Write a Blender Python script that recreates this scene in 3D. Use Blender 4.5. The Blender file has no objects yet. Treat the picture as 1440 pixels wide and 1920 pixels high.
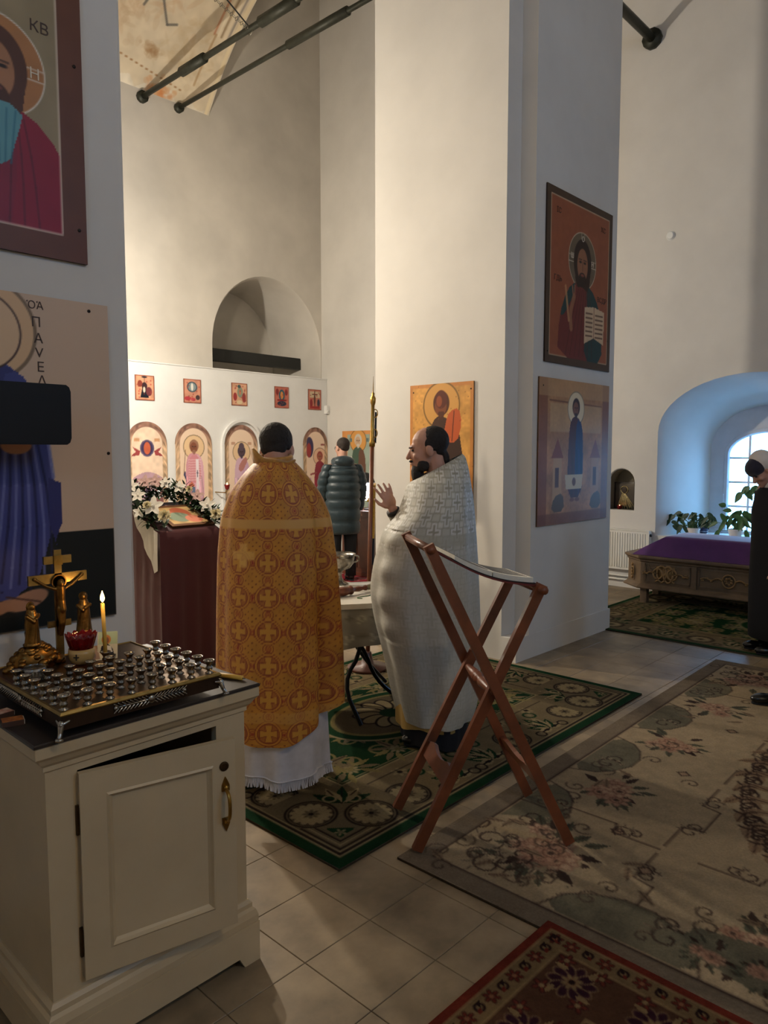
import bpy, bmesh, math, random
import numpy as np
from mathutils import Matrix, Vector, Euler

random.seed(7); RNG = np.random.default_rng(7)
scene = bpy.context.scene
COL = scene.collection
PI = math.pi

# ------------------------------------------------------------------ camera
cam_d = bpy.data.cameras.new('camera'); cam = bpy.data.objects.new('camera', cam_d); COL.objects.link(cam)
VIEW = math.radians(43.19); PITCH = math.atan(110 / 1370)
cam.location = (0, 0, 1.62)
cam.rotation_euler = (PI / 2 - PITCH, 0, VIEW - PI / 2)
cam_d.sensor_fit = 'VERTICAL'; cam_d.sensor_height = 36.0; cam_d.sensor_width = 27.0
cam_d.lens = 36.0 * 1370 / 1920
cam_d.clip_start = 0.05; cam_d.clip_end = 200
scene.camera = cam

# ------------------------------------------------------------------ world, light, exposure
w = bpy.data.worlds.new('overcast_sky'); scene.world = w; w.use_nodes = True
bg = w.node_tree.nodes['Background']
bg.inputs['Color'].default_value = (0.20, 0.52, 1.0, 1); bg.inputs['Strength'].default_value = 15.0
scene.view_settings.view_transform = 'Standard'; scene.view_settings.look = 'None'
scene.view_settings.exposure = 0.0; scene.view_settings.gamma = 1.0
scene.view_settings.use_curve_mapping = False

def light(name, kind, loc, power, color, radius=0.08, size=None, rot=None, portal=False):
    d = bpy.data.lights.new(name, kind); o = bpy.data.objects.new(name, d); COL.objects.link(o)
    o.location = loc; d.energy = power; d.color = color
    if kind == 'AREA':
        d.shape = 'RECTANGLE'; d.size, d.size_y = size
        if portal: d.cycles.is_portal = True
    else:
        d.shadow_soft_size = radius
    if rot: o.rotation_euler = rot
    return o
WARM = (1.0, 0.85, 0.66)
# portals: daylight enters by the splayed window and by two windows behind the viewer
light('window_portal', 'AREA', (9.42, 2.55, 1.3), 1, (1, 1, 1), size=(1.2, 1.6), rot=(0, PI / 2, 0), portal=True)
light('rear_portal', 'AREA', (3.2, -4.45, 4.5), 1, (1, 1, 1), size=(1.0, 1.8), rot=(PI / 2, 0, 0), portal=True)
light('rear_portal_b', 'AREA', (-2.95, -1.2, 4.0), 1, (1, 1, 1), size=(1.4, .8), rot=(0, -PI / 2, 0), portal=True)

# ------------------------------------------------------------------ materials
def s2l(c):
    c = np.asarray(c, float) / 255.0
    return np.where(c <= 0.04045, c / 12.92, ((c + 0.055) / 1.055) ** 2.4)
def rgba(c):
    l = s2l(c); return (float(l[0]), float(l[1]), float(l[2]), 1)
MATS = {}
def mat(name, col=(200, 200, 200), rough=0.6, metal=0.0, var=0.0, scale=6.0, bump=0.0, bscale=60.0, emit=None, estr=0.0,
        coat=0.0, vcol=False, sheen=0.0, col2=None, detail=4.0, trans=0.0, spec=0.5, objrand=0.0, wave=None, ior=1.45, wpos=False):
    if name in MATS: return MATS[name]
    m = bpy.data.materials.new(name); m.use_nodes = True; MATS[name] = m
    nt = m.node_tree; N = nt.nodes; L = nt.links; b = N['Principled BSDF']
    b.inputs['Roughness'].default_value = rough; b.inputs['Metallic'].default_value = metal
    b.inputs['Base Color'].default_value = rgba(col)
    b.inputs['Coat Weight'].default_value = coat; b.inputs['Sheen Weight'].default_value = sheen
    b.inputs['Transmission Weight'].default_value = trans; b.inputs['Specular IOR Level'].default_value = spec
    b.inputs['IOR'].default_value = ior
    tc = N.new('ShaderNodeTexCoord')
    src = None
    if vcol:
        a = N.new('ShaderNodeAttribute'); a.attribute_name = 'Col'; src = a.outputs['Color']
    if var > 0 or col2 is not None:
        nz = N.new('ShaderNodeTexNoise'); nz.inputs['Scale'].default_value = scale; nz.inputs['Detail'].default_value = detail
        nz.inputs['Roughness'].default_value = 0.6
        L.new(N.new('ShaderNodeNewGeometry').outputs['Position'] if wpos else tc.outputs['Object'], nz.inputs['Vector'])
        if wave:
            wv = N.new('ShaderNodeTexWave'); wv.inputs['Scale'].default_value = wave; wv.inputs['Distortion'].default_value = 6.0
            wv.inputs['Detail'].default_value = 3.0; wv.inputs['Detail Scale'].default_value = 1.5
            L.new(tc.outputs['Object'], wv.inputs['Vector']); fac = wv.outputs['Fac']
        else:
            rmp = N.new('ShaderNodeMapRange'); rmp.inputs[1].default_value = 0.3; rmp.inputs[2].default_value = 0.7
            L.new(nz.outputs['Fac'], rmp.inputs[0]); fac = rmp.outputs[0]
        mx = N.new('ShaderNodeMix'); mx.data_type = 'RGBA'
        L.new(fac, mx.inputs[0])
        if src is not None:
            dk = N.new('ShaderNodeMix'); dk.data_type = 'RGBA'; dk.blend_type = 'MULTIPLY'; dk.inputs[0].default_value = 1
            L.new(src, dk.inputs[6]); k = 1 - var; dk.inputs[7].default_value = (k, k, k, 1)
            L.new(dk.outputs[2], mx.inputs[6]); L.new(src, mx.inputs[7])
        else:
            c1 = np.array(col, float); c2 = np.array(col2, float) if col2 is not None else c1 * (1 - var)
            mx.inputs[6].default_value = rgba(c2); mx.inputs[7].default_value = rgba(c1)
        src = mx.outputs[2]
    if objrand > 0:
        oi = N.new('ShaderNodeObjectInfo'); mr = N.new('ShaderNodeMapRange')
        mr.inputs[3].default_value = 1 - objrand; mr.inputs[4].default_value = 1.0
        L.new(oi.outputs['Random'], mr.inputs[0])
        mm = N.new('ShaderNodeMix'); mm.data_type = 'RGBA'; mm.blend_type = 'MULTIPLY'; mm.inputs[0].default_value = 1
        if src is not None: L.new(src, mm.inputs[6])
        else: mm.inputs[6].default_value = rgba(col)
        cc = N.new('ShaderNodeCombineColor')
        for i in range(3): L.new(mr.outputs[0], cc.inputs[i])
        L.new(cc.outputs[0], mm.inputs[7]); src = mm.outputs[2]
    if src is not None: L.new(src, b.inputs['Base Color'])
    if bump > 0:
        n2 = N.new('ShaderNodeTexNoise'); n2.inputs['Scale'].default_value = bscale; n2.inputs['Detail'].default_value = 3
        L.new(tc.outputs['Object'], n2.inputs['Vector'])
        bp = N.new('ShaderNodeBump'); bp.inputs['Strength'].default_value = bump; bp.inputs['Distance'].default_value = 0.01
        L.new(n2.outputs['Fac'], bp.inputs['Height']); L.new(bp.outputs[0], b.inputs['Normal'])
    if emit is not None:
        b.inputs['Emission Color'].default_value = rgba(emit); b.inputs['Emission Strength'].default_value = estr
    return m
def glass_mat(name, tint=(255, 255, 255), gloss=0.06, rough=0.03):
    if name in MATS: return MATS[name]
    m = bpy.data.materials.new(name); m.use_nodes = True; MATS[name] = m
    nt = m.node_tree; N = nt.nodes; L = nt.links; N.remove(N['Principled BSDF'])
    t = N.new('ShaderNodeBsdfTransparent'); t.inputs[0].default_value = rgba(tint)
    g = N.new('ShaderNodeBsdfGlossy'); g.inputs['Roughness'].default_value = rough
    mx = N.new('ShaderNodeMixShader'); mx.inputs[0].default_value = gloss
    L.new(t.outputs[0], mx.inputs[1]); L.new(g.outputs[0], mx.inputs[2]); L.new(mx.outputs[0], N['Material Output'].inputs[0])
    return m

# ------------------------------------------------------------------ mesh builder
class MB:
    def __init__(s): s.v = []; s.f = []; s.c = []; s.mi = []
    def add(s, vs, fs, M=None):
        o = len(s.v)
        for p in vs:
            p = Vector(p); s.v.append(tuple(M @ p if M is not None else p))
        s.f += [tuple(i + o for i in f) for f in fs]; return s
    def box(s, x0, x1, y0, y1, z0, z1, M=None):
        vs = [(x0, y0, z0), (x1, y0, z0), (x1, y1, z0), (x0, y1, z0), (x0, y0, z1), (x1, y0, z1), (x1, y1, z1), (x0, y1, z1)]
        return s.add(vs, [(0, 3, 2, 1), (4, 5, 6, 7), (0, 1, 5, 4), (1, 2, 6, 5), (2, 3, 7, 6), (3, 0, 4, 7)], M)
    def cham(s, x0, x1, y0, y1, z0, z1, b=0.004, M=None):
        vs = []
        for (z, i) in ((z0, 0), (z1 - b, 0), (z1, b)):
            vs += [(x0 + i, y0 + i, z), (x1 - i, y0 + i, z), (x1 - i, y1 - i, z), (x0 + i, y1 - i, z)]
        fs = [(3, 2, 1, 0), (8, 9, 10, 11)]
        for k in (0, 4):
            for i in range(4): j = (i + 1) % 4; fs.append((k + i, k + j, k + 4 + j, k + 4 + i))
        return s.add(vs, fs, M)
    def loft(s, rings, cap=True, closed=True, M=None):
        n = len(rings[0]); vs = [p for r in rings for p in r]; fs = []
        for k in range(len(rings) - 1):
            for i in range(n if closed else n - 1):
                j = (i + 1) % n; fs.append((k * n + i, k * n + j, (k + 1) * n + j, (k + 1) * n + i))
        if cap: fs.append(tuple(range(n))[::-1]); fs.append(tuple(range((len(rings) - 1) * n, len(rings) * n)))
        return s.add(vs, fs, M)
    def lathe(s, prof, o=(0, 0, 0), n=20, M=None):
        rings = [[(o[0] + max(r, 1e-4) * math.cos(2 * PI * i / n), o[1] + max(r, 1e-4) * math.sin(2 * PI * i / n), o[2] + z) for i in range(n)] for r, z in prof]
        return s.loft(rings, True, True, M)
    def tube(s, pts, rad, n=8, M=None, flat=1.0):
        pts = [Vector(p) for p in pts]; rads = rad if isinstance(rad, (list, tuple)) else [rad] * len(pts)
        rings = []; up = Vector((0, 0, 1)); prev = None
        for i, p in enumerate(pts):
            t = (pts[min(i + 1, len(pts) - 1)] - pts[max(i - 1, 0)]).normalized()
            a = prev if prev is not None else (up if abs(t.z) < 0.95 else Vector((1, 0, 0)))
            x = t.cross(a).normalized(); y = x.cross(t).normalized(); prev = y
            rings.append([tuple(p + (x * math.cos(2 * PI * k / n) + y * math.sin(2 * PI * k / n) * flat) * rads[i]) for k in range(n)])
        return s.loft(rings, True, True, M)
    def bar(s, p0, p1, wx, wy, up=(0, 0, 1)):
        p0, p1 = Vector(p0), Vector(p1); t = (p1 - p0).normalized(); x = t.cross(Vector(up)).normalized(); y = x.cross(t).normalized()
        r = []
        for p in (p0, p1): r.append([tuple(p + x * a * wx / 2 + y * b * wy / 2) for a, b in ((-1, -1), (1, -1), (1, 1), (-1, 1))])
        return s.loft(r)
    def ell(s, c, r, M=None, n=16, m=10):
        rings = []
        for k in range(m + 1):
            th = -PI / 2 + PI * k / m; cr = max(math.cos(th), 1e-3)
            rings.append([(c[0] + r[0] * cr * math.cos(2 * PI * i / n), c[1] + r[1] * cr * math.sin(2 * PI * i / n), c[2] + r[2] * math.sin(th)) for i in range(n)])
        return s.loft(rings, True, True, M)
    def cap(s, p0, p1, r0, r1, n=12, M=None):
        p0, p1 = Vector(p0), Vector(p1); t = (p1 - p0); L = t.length; t.normalize()
        pts = []; rr = []
        for k in range(4): a = PI / 2 * k / 4; pts.append(p0 - t * r0 * math.cos(a)); rr.append(max(r0 * math.sin(a), 1e-4))
        pts += [p0, p1]; rr += [r0, r1]
        for k in range(1, 5): a = PI / 2 * k / 4; pts.append(p1 + t * r1 * math.sin(a)); rr.append(max(r1 * math.cos(a), 1e-4))
        return s.tube(pts, rr, n, M)
    def prism(s, poly, y0, y1, axis='y', M=None):
        # polygon in (a,z), extruded along axis
        def P(a, z, d): return (a, d, z) if axis == 'y' else ((d, a, z) if axis == 'x' else (a, z, d))
        return s.loft([[P(a, z, y0) for a, z in poly], [P(a, z, y1) for a, z in poly]], True, True, M)
    def build(s, name, m, parent=None, smooth=False, world=True, auto=None):
        me = bpy.data.meshes.new(name); me.from_pydata(s.v, [], s.f)
        bm = bmesh.new(); bm.from_mesh(me); bmesh.ops.recalc_face_normals(bm, faces=bm.faces); bm.to_mesh(me); bm.free()
        return finish(name, me, m, parent, smooth, world, auto)
def finish(name, me, m, parent=None, smooth=False, world=True, auto=None):
    o = bpy.data.objects.new(name, me); COL.objects.link(o)
    if m is not None: me.materials.append(MATS[m] if isinstance(m, str) else m)
    if smooth: me.polygons.foreach_set('use_smooth', [True] * len(me.polygons))
    if auto is not None:
        me.polygons.foreach_set('use_smooth', [True] * len(me.polygons)); me.set_sharp_from_angle(angle=math.radians(auto))
    if parent is not None:
        o.parent = parent
        if world and parent.parent is None: o.matrix_parent_inverse = parent.matrix_basis.inverted()
    return o
def tag(o, label, cat, group=None):
    o['label'] = label; o['category'] = cat
    if group: o['group'] = group
    return o
def thing(name, label, cat, loc=(0, 0, 0), rotz=0.0, group=None):
    o = bpy.data.objects.new(name, None); COL.objects.link(o); o.location = loc; o.rotation_euler = (0, 0, rotz)
    o.empty_display_size = 0.1
    return tag(o, label, cat, group)
def struct(o): o['kind'] = 'structure'; return o
def copy_tree(o, loc, rotz=0.0, label=None):
    c = o.copy(); COL.objects.link(c); c.location = loc; c.rotation_euler = (0, 0, rotz)
    if label: c['label'] = label
    for ch in list(o.children):
        d = ch.copy(); COL.objects.link(d); d.parent = c
        for g in list(ch.children):
            e = g.copy(); COL.objects.link(e); e.parent = d
    return c
def rounded(pts, closed=False, it=2):
    pts = [Vector(p) for p in pts]
    for _ in range(it):
        q = [] if closed else [pts[0]]
        for i in range(len(pts) if closed else len(pts) - 1):
            a, b = pts[i], pts[(i + 1) % len(pts)]; q += [a * .75 + b * .25, a * .25 + b * .75]
        if not closed: q.append(pts[-1])
        pts = q
    return pts

# ------------------------------------------------------------------ flat painter (colour of printed / woven things)
def vnoise(shape, cell, seed=0):
    r = np.random.default_rng(seed); h, w_ = shape
    gh, gw = int(h / cell) + 3, int(w_ / cell) + 3; g = r.random((gh, gw))
    y = np.arange(h) / cell; x = np.arange(w_) / cell
    yi = y.astype(int); xi = x.astype(int); fy = (y - yi)[:, None]; fx = (x - xi)[None, :]
    fy = fy * fy * (3 - 2 * fy); fx = fx * fx * (3 - 2 * fx)
    a = g[yi][:, xi]; b = g[yi][:, xi + 1]; c = g[yi + 1][:, xi]; d = g[yi + 1][:, xi + 1]
    return (a * (1 - fx) + b * fx) * (1 - fy) + (c * (1 - fx) + d * fx) * fy
class Cv:
    """metres, origin lower left; colours given as 0-255"""
    def __init__(s, W, H, res, base):
        s.W, s.H, s.res = W, H, res
        s.nx = max(2, int(round(W / res)) + 1); s.ny = max(2, int(round(H / res)) + 1)
        s.x = np.linspace(0, W, s.nx); s.y = np.linspace(0, H, s.ny)
        s.a = np.empty((s.ny, s.nx, 3)); s.a[:] = base
    def win(s, x0, x1, y0, y1):
        i0, i1 = np.searchsorted(s.x, [x0, x1]); j0, j1 = np.searchsorted(s.y, [y0, y1])
        i0 = max(i0 - 1, 0); j0 = max(j0 - 1, 0); i1 = min(i1 + 1, s.nx); j1 = min(j1 + 1, s.ny)
        return slice(j0, j1), slice(i0, i1)
    def put(s, w_, m, c, al=1.0):
        if m.size == 0: return
        m = np.clip(m, 0, 1)[..., None] * al
        s.a[w_] = s.a[w_] * (1 - m) + np.asarray(c, float) * m
    def XY(s, w_): return np.meshgrid(s.x[w_[1]], s.y[w_[0]])
    def ell(s, cx, cy, rx, ry, c, al=1.0, rot=0.0, inner=0.0):
        R = max(rx, ry) * 1.05 + s.res; w_ = s.win(cx - R, cx + R, cy - R, cy + R); X, Y = s.XY(w_)
        if X.size == 0: return
        dx, dy = X - cx, Y - cy; cs, sn = math.cos(rot), math.sin(rot)
        px, py = (dx * cs + dy * sn) / rx, (-dx * sn + dy * cs) / ry
        d = np.hypot(px, py); k = min(rx, ry) / s.res
        m = np.clip((1 - d) * k + .5, 0, 1)
        if inner: m = m * np.clip((d - inner) * k + .5, 0, 1)
        s.put(w_, m, c, al)
    def ring(s, cx, cy, r, wd, c, al=1.0): s.ell(cx, cy, r + wd / 2, r + wd / 2, c, al, inner=(r - wd / 2) / (r + wd / 2))
    def rect(s, x0, x1, y0, y1, c, al=1.0):
        w_ = s.win(x0, x1, y0, y1); X, Y = s.XY(w_)
        if X.size == 0: return
        h = s.res
        m = np.clip((X - x0) / h + .5, 0, 1) * np.clip((x1 - X) / h + .5, 0, 1) * np.clip((Y - y0) / h + .5, 0, 1) * np.clip((y1 - Y) / h + .5, 0, 1)
        s.put(w_, m, c, al)
    def frame(s, i, wd, c, al=1.0):
        s.rect(i, s.W - i, i, i + wd, c, al); s.rect(i, s.W - i, s.H - i - wd, s.H - i, c, al)
        s.rect(i, i + wd, i + wd, s.H - i - wd, c, al); s.rect(s.W - i - wd, s.W - i, i + wd, s.H - i - wd, c, al)
    def poly(s, pts, c, al=1.0, sm=0):
        if sm: pts = [tuple(p)[:2] for p in rounded([(p[0], p[1], 0) for p in pts], True, sm)]
        P = np.asarray(pts, float)
        w_ = s.win(P[:, 0].min(), P[:, 0].max(), P[:, 1].min(), P[:, 1].max()); X, Y = s.XY(w_)
        if X.size == 0: return
        ins = np.zeros(X.shape, bool)
        for i in range(len(P)):
            x0, y0 = P[i]; x1, y1 = P[(i + 1) % len(P)]
            if y0 == y1: continue
            ins ^= ((y0 > Y) != (y1 > Y)) & (X < (x1 - x0) * (Y - y0) / (y1 - y0) + x0)
        s.put(w_, ins.astype(float), c, al)
    def line(s, pts, wd, c, al=1.0, sm=0):
        if sm: pts = [tuple(p)[:2] for p in rounded([(p[0], p[1], 0) for p in pts], False, sm)]
        for i in range(len(pts) - 1):
            (x0, y0), (x1, y1) = pts[i], pts[i + 1]; R = wd
            w_ = s.win(min(x0, x1) - R, max(x0, x1) + R, min(y0, y1) - R, max(y0, y1) + R); X, Y = s.XY(w_)
            if X.size == 0: continue
            l2 = (x1 - x0) ** 2 + (y1 - y0) ** 2 + 1e-12
            t = np.clip(((X - x0) * (x1 - x0) + (Y - y0) * (y1 - y0)) / l2, 0, 1)
            d = np.hypot(X - x0 - t * (x1 - x0), Y - y0 - t * (y1 - y0))
            s.put(w_, np.clip((wd / 2 - d) / s.res + .5, 0, 1), c, al)
    def leaf(s, cx, cy, ang, L, wd, c, al=1.0, vein=None):
        pts = []
        for k in range(9): t = k / 8; pts.append((t * L, wd / 2 * math.sin(PI * t ** .8)))
        pts += [(p[0], -p[1]) for p in pts[::-1]]
        cs, sn = math.cos(ang), math.sin(ang)
        s.poly([(cx + a * cs - b * sn, cy + a * sn + b * cs) for a, b in pts], c, al)
        if vein: s.line([(cx, cy), (cx + L * .85 * cs, cy + L * .85 * sn)], wd * .12, vein, al)
    def spiral(s, cx, cy, r, a0, turns, wd, c, al=1.0, n=26):
        pts = [(cx + r * (1 - .85 * k / n) * math.cos(a0 + turns * 2 * PI * k / n), cy + r * (1 - .85 * k / n) * math.sin(a0 + turns * 2 * PI * k / n)) for k in range(n + 1)]
        s.line(pts, wd, c, al); return pts
    def rosette(s, cx, cy, r, n, c, cc, al=1.0, edge=None):
        for k in range(n):
            a = 2 * PI * k / n
            if edge: s.ell(cx + .62 * r * math.cos(a), cy + .62 * r * math.sin(a), r * .42, r * .26, edge, al, a)
            s.ell(cx + .62 * r * math.cos(a), cy + .62 * r * math.sin(a), r * .36, r * .20, c, al, a)
        s.ell(cx, cy, r * .3, r * .3, cc, al)
    def mottle(s, amt, cell, seed=0):
        s.a *= (1 - amt / 2 + amt * vnoise((s.ny, s.nx), cell / s.res, seed))[..., None]
    def sample(s, u, v):
        i = np.clip((u / s.W * (s.nx - 1)).round().astype(int), 0, s.nx - 1); j = np.clip((v / s.H * (s.ny - 1)).round().astype(int), 0, s.ny - 1)
        return s.a[j, i]
def set_col(me, cols255):
    at = me.color_attributes.new('Col', 'FLOAT_COLOR', 'POINT')
    l = s2l(np.clip(cols255, 0, 255)); c = np.ones((len(l), 4), np.float32); c[:, :3] = l
    at.data.foreach_set('color', c.ravel())
def grid_mesh(name, P, cols, wrap=False, extra=None):
    """P (ny,nx,3) points; cols (ny,nx,3); optional wrap in x"""
    ny, nx = P.shape[:2]; me = bpy.data.meshes.new(name)
    idx = np.arange(ny * nx).reshape(ny, nx)
    if wrap: nxt = np.roll(idx, -1, 1); q = np.stack([idx[:-1], nxt[:-1], nxt[1:], idx[1:]], -1).reshape(-1, 4)
    else: q = np.stack([idx[:-1, :-1], idx[:-1, 1:], idx[1:, 1:], idx[1:, :-1]], -1).reshape(-1, 4)
    V = P.reshape(-1, 3); C = cols.reshape(-1, 3)
    if extra is not None:
        ev, eq, ec = extra; q = np.concatenate([q, np.asarray(eq) + len(V)]); V = np.concatenate([V, ev]); C = np.concatenate([C, np.tile(ec, (len(ev), 1))])
    me.vertices.add(len(V)); me.vertices.foreach_set('co', V.astype(np.float32).ravel())
    me.loops.add(q.size); me.loops.foreach_set('vertex_index', q.ravel().astype(np.int32))
    me.polygons.add(len(q)); me.polygons.foreach_set('loop_start', np.arange(0, q.size, 4, dtype=np.int32))
    me.update(calc_edges=True); me.validate()
    set_col(me, C); return me
def panel(name, cv, origin, ax, thick, m, parent=None, edge=(90, 70, 50)):
    """picture panel: ax 'x' hangs on a wall facing -Y, 'y' on a wall facing -X (u runs to -Y), 'f' lies on the floor"""
    ox, oy, oz = origin; U, V = np.meshgrid(cv.x, cv.y); Zr = np.zeros_like(U)
    if ax == 'x': P = np.stack([ox + U, Zr + oy, oz + V], -1); n = (0, 1, 0); cor = [(ox, oy, oz), (ox + cv.W, oy, oz), (ox + cv.W, oy, oz + cv.H), (ox, oy, oz + cv.H)]
    elif ax == 'y': P = np.stack([Zr + ox, oy - U, oz + V], -1); n = (1, 0, 0); cor = [(ox, oy, oz), (ox, oy - cv.W, oz), (ox, oy - cv.W, oz + cv.H), (ox, oy, oz + cv.H)]
    else: P = np.stack([ox + U, oy + V, Zr + oz], -1); n = (0, 0, -1); cor = [(ox, oy, oz), (ox + cv.W, oy, oz), (ox + cv.W, oy + cv.H, oz), (ox, oy + cv.H, oz)]
    ev = np.array(cor + [tuple(np.array(c) + np.array(n) * thick) for c in cor])
    eq = [(0, 4, 5, 1), (1, 5, 6, 2), (2, 6, 7, 3), (3, 7, 4, 0), (4, 7, 6, 5)]
    me = grid_mesh(name, P, cv.a, False, (ev, eq, np.array(edge, float)))
    return finish(name, me, m, parent)
def text_mesh(name, txt, size, M, m, parent, depth=0.0008):
    cu = bpy.data.curves.new(name, 'FONT'); cu.body = txt; cu.size = size; cu.extrude = depth; cu.align_x = 'CENTER'; cu.align_y = 'CENTER'
    t = bpy.data.objects.new(name, cu); COL.objects.link(t)
    dg = bpy.context.evaluated_depsgraph_get(); dg.update()
    me = bpy.data.meshes.new_from_object(t.evaluated_get(dg)); bpy.data.objects.remove(t); bpy.data.curves.remove(cu)
    me.transform(M); me.name = name
    return finish(name, me, m, parent)
def remeshed(name, mb, voxel, m, parent, smooth_it=4, world=False):
    me = bpy.data.meshes.new(name); me.from_pydata(mb.v, [], mb.f)
    bm = bmesh.new(); bm.from_mesh(me); bmesh.ops.recalc_face_normals(bm, faces=bm.faces); bm.to_mesh(me); bm.free()
    t = bpy.data.objects.new('t', me); COL.objects.link(t)
    r = t.modifiers.new('r', 'REMESH'); r.mode = 'VOXEL'; r.voxel_size = voxel
    if smooth_it: sm = t.modifiers.new('s', 'SMOOTH'); sm.factor = .5; sm.iterations = smooth_it
    dg = bpy.context.evaluated_depsgraph_get(); dg.update()
    me2 = bpy.data.meshes.new_from_object(t.evaluated_get(dg)); bpy.data.objects.remove(t); bpy.data.meshes.remove(me); me2.name = name
    return finish(name, me2, m, parent, True, world)
# ------------------------------------------------------------------ the setting
mat('plaster', (214, 210, 203), 0.85, var=0.05, scale=1.3, bump=0.12, bscale=9)
mat('plaster_old', (206, 200, 190), 0.9, var=0.12, scale=0.8, bump=0.15, bscale=7)
mat('tile', (158, 137, 107), 0.42, col2=(100, 85, 64), scale=3.4, detail=10, wpos=True, bump=0.03, bscale=30, objrand=0.16)
mat('grout', (118, 103, 81), 0.9)
mat('vcol_matte', vcol=True, rough=0.62)
mat('vcol_print', vcol=True, rough=0.42, spec=0.3)
mat('vcol_fabric', vcol=True, rough=0.55, sheen=0.06, bump=0.15, bscale=400)
mat('vcol_pile', vcol=True, rough=0.95, sheen=0.0, bump=0.5, bscale=260, var=0.22, scale=90, detail=2, spec=0.04)
mat('vcol_fresco', vcol=True, rough=0.9, bump=0.1, bscale=20)

def sheet_with_holes(name, outer, holes, fn, m):
    """flat sheet with openings: loops of (a,z) mapped to 3D by fn"""
    bm = bmesh.new(); edges = []
    for loop in [outer] + holes:
        vs = [bm.verts.new(fn(a, z)) for a, z in loop]
        edges += [bm.edges.new((vs[i], vs[(i + 1) % len(vs)])) for i in range(len(vs))]
    bmesh.ops.triangle_fill(bm, use_beauty=True, use_dissolve=False, edges=edges)
    bmesh.ops.recalc_face_normals(bm, faces=bm.faces)
    me = bpy.data.meshes.new(name); bm.to_mesh(me); bm.free()
    return me
def arch_loop(c, hw, z0, zs, rise, n=24):
    """opening outline: bottom z0, springing zs, elliptical head"""
    pts = [(c - hw, z0), (c + hw, z0)]
    for k in range(n + 1): t = PI * k / n; pts.append((c + hw * math.cos(t), zs + rise * math.sin(t)))
    return pts
def add_sheet(mb, me):
    mb.add([v.co[:] for v in me.vertices], [tuple(p.vertices) for p in me.polygons]); bpy.data.meshes.remove(me)

# floor: grout bed + single stone tiles
fl = struct(MB().box(-3.2, 10.5, -4.7, 11.0, -0.2, -0.004).build('floor', 'grout'))
T = 0.295
tile_me = MB().cham(-T / 2 + .0011, T / 2 - .0011, -T / 2 + .0011, T / 2 - .0011, -0.012, 0.0, 0.0016).build('tile', 'tile', fl)
tile_mesh = tile_me.data; bpy.data.objects.remove(tile_me)
rest = MB()
def under_rug(x, y): return (2.05 < x < 4.5 and 2.15 < y < 3.8) or (2.3 < x < 5.7 and -0.6 < y < 1.7)
for i in range(-16, 24):
    for j in range(-20, 33):
        x, y = 1.4375 + T * (i + .5), 1.40 + T * (j + .5)
        if x > 8.4 or y > 9.4 or x < -3 or y < -4.5: continue
        near = ((0.9 < x < 2.35 and 0.9 < y < 2.75) or (1.8 < x < 8.3 and 1.6 < y < 3.1) or (6.2 < x < 8.4 and 3.1 < y < 4.4)) and not under_rug(x, y)
        if near:
            o = bpy.data.objects.new('tile', tile_mesh); COL.objects.link(o); o.parent = fl; o.location = (x, y, 0); o.rotation_euler = (0, 0, PI / 2 * random.randrange(4))
        else:
            rest.box(x - T / 2 + .0016, x + T / 2 - .0016, y - T / 2 + .0016, y + T / 2 - .0016, -0.012, 0.0)
o = rest.build('far_tiles', 'tile', fl); o['kind'] = 'stuff'

CEIL = 9.3
struct(MB().box(-3.2, 10.6, -4.7, 11.0, CEIL, CEIL + .2).build('ceiling', 'plaster_old'))

# right wall with splayed window and icon niche
WX = 8.4; WC = 2.52
outer = [(-4.5, 0), (9.4, 0), (9.4, CEIL), (-4.5, CEIL)]
win_o = arch_loop(WC, 1.0, .66, 1.86, .62); nich = arch_loop(3.95, .168, .935, 1.27, .176, 14)
mb = MB(); add_sheet(mb, sheet_with_holes('t', outer, [win_o, nich], lambda a, z: (WX, a, z), None))
win_i = arch_loop(WC + .03, .67, .66, 1.68, .50); win_m = arch_loop(WC, .95, .66, 1.86, .585)
mb.loft([[(WX, a, z) for a, z in win_o], [(WX + .07, a, z) for a, z in win_m], [(9.27, a, z) for a, z in win_i], [(9.45, a, z) for a, z in win_i]], cap=False)
nin = arch_loop(3.95, .160, .94, 1.265, .168, 14)
mb.loft([[(WX, a, z) for a, z in nich], [(WX + .015, a, z) for a, z in nin], [(WX + .22, a, z) for a, z in nin]], cap=False)
mb.add([(WX + .22, a, z) for a, z in nin], [tuple(range(len(nin)))])
struct(mb.build('wall_right', 'plaster', smooth=False, auto=40))
mat('niche_shade', (96, 88, 74), 0.85, var=0.15, scale=6)  # dark tone of an added lining: the niche's inner shade put into colour
l2 = arch_loop(3.95, .157, .943, 1.262, .165, 14); mb = MB().loft([[(WX + .012, a, z) for a, z in l2], [(WX + .215, a, z) for a, z in l2]], cap=False); mb.add([(WX + .215, a, z) for a, z in l2], [tuple(range(len(l2)))]); struct(mb.build('wall_niche_shade_lining', 'niche_shade'))
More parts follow.
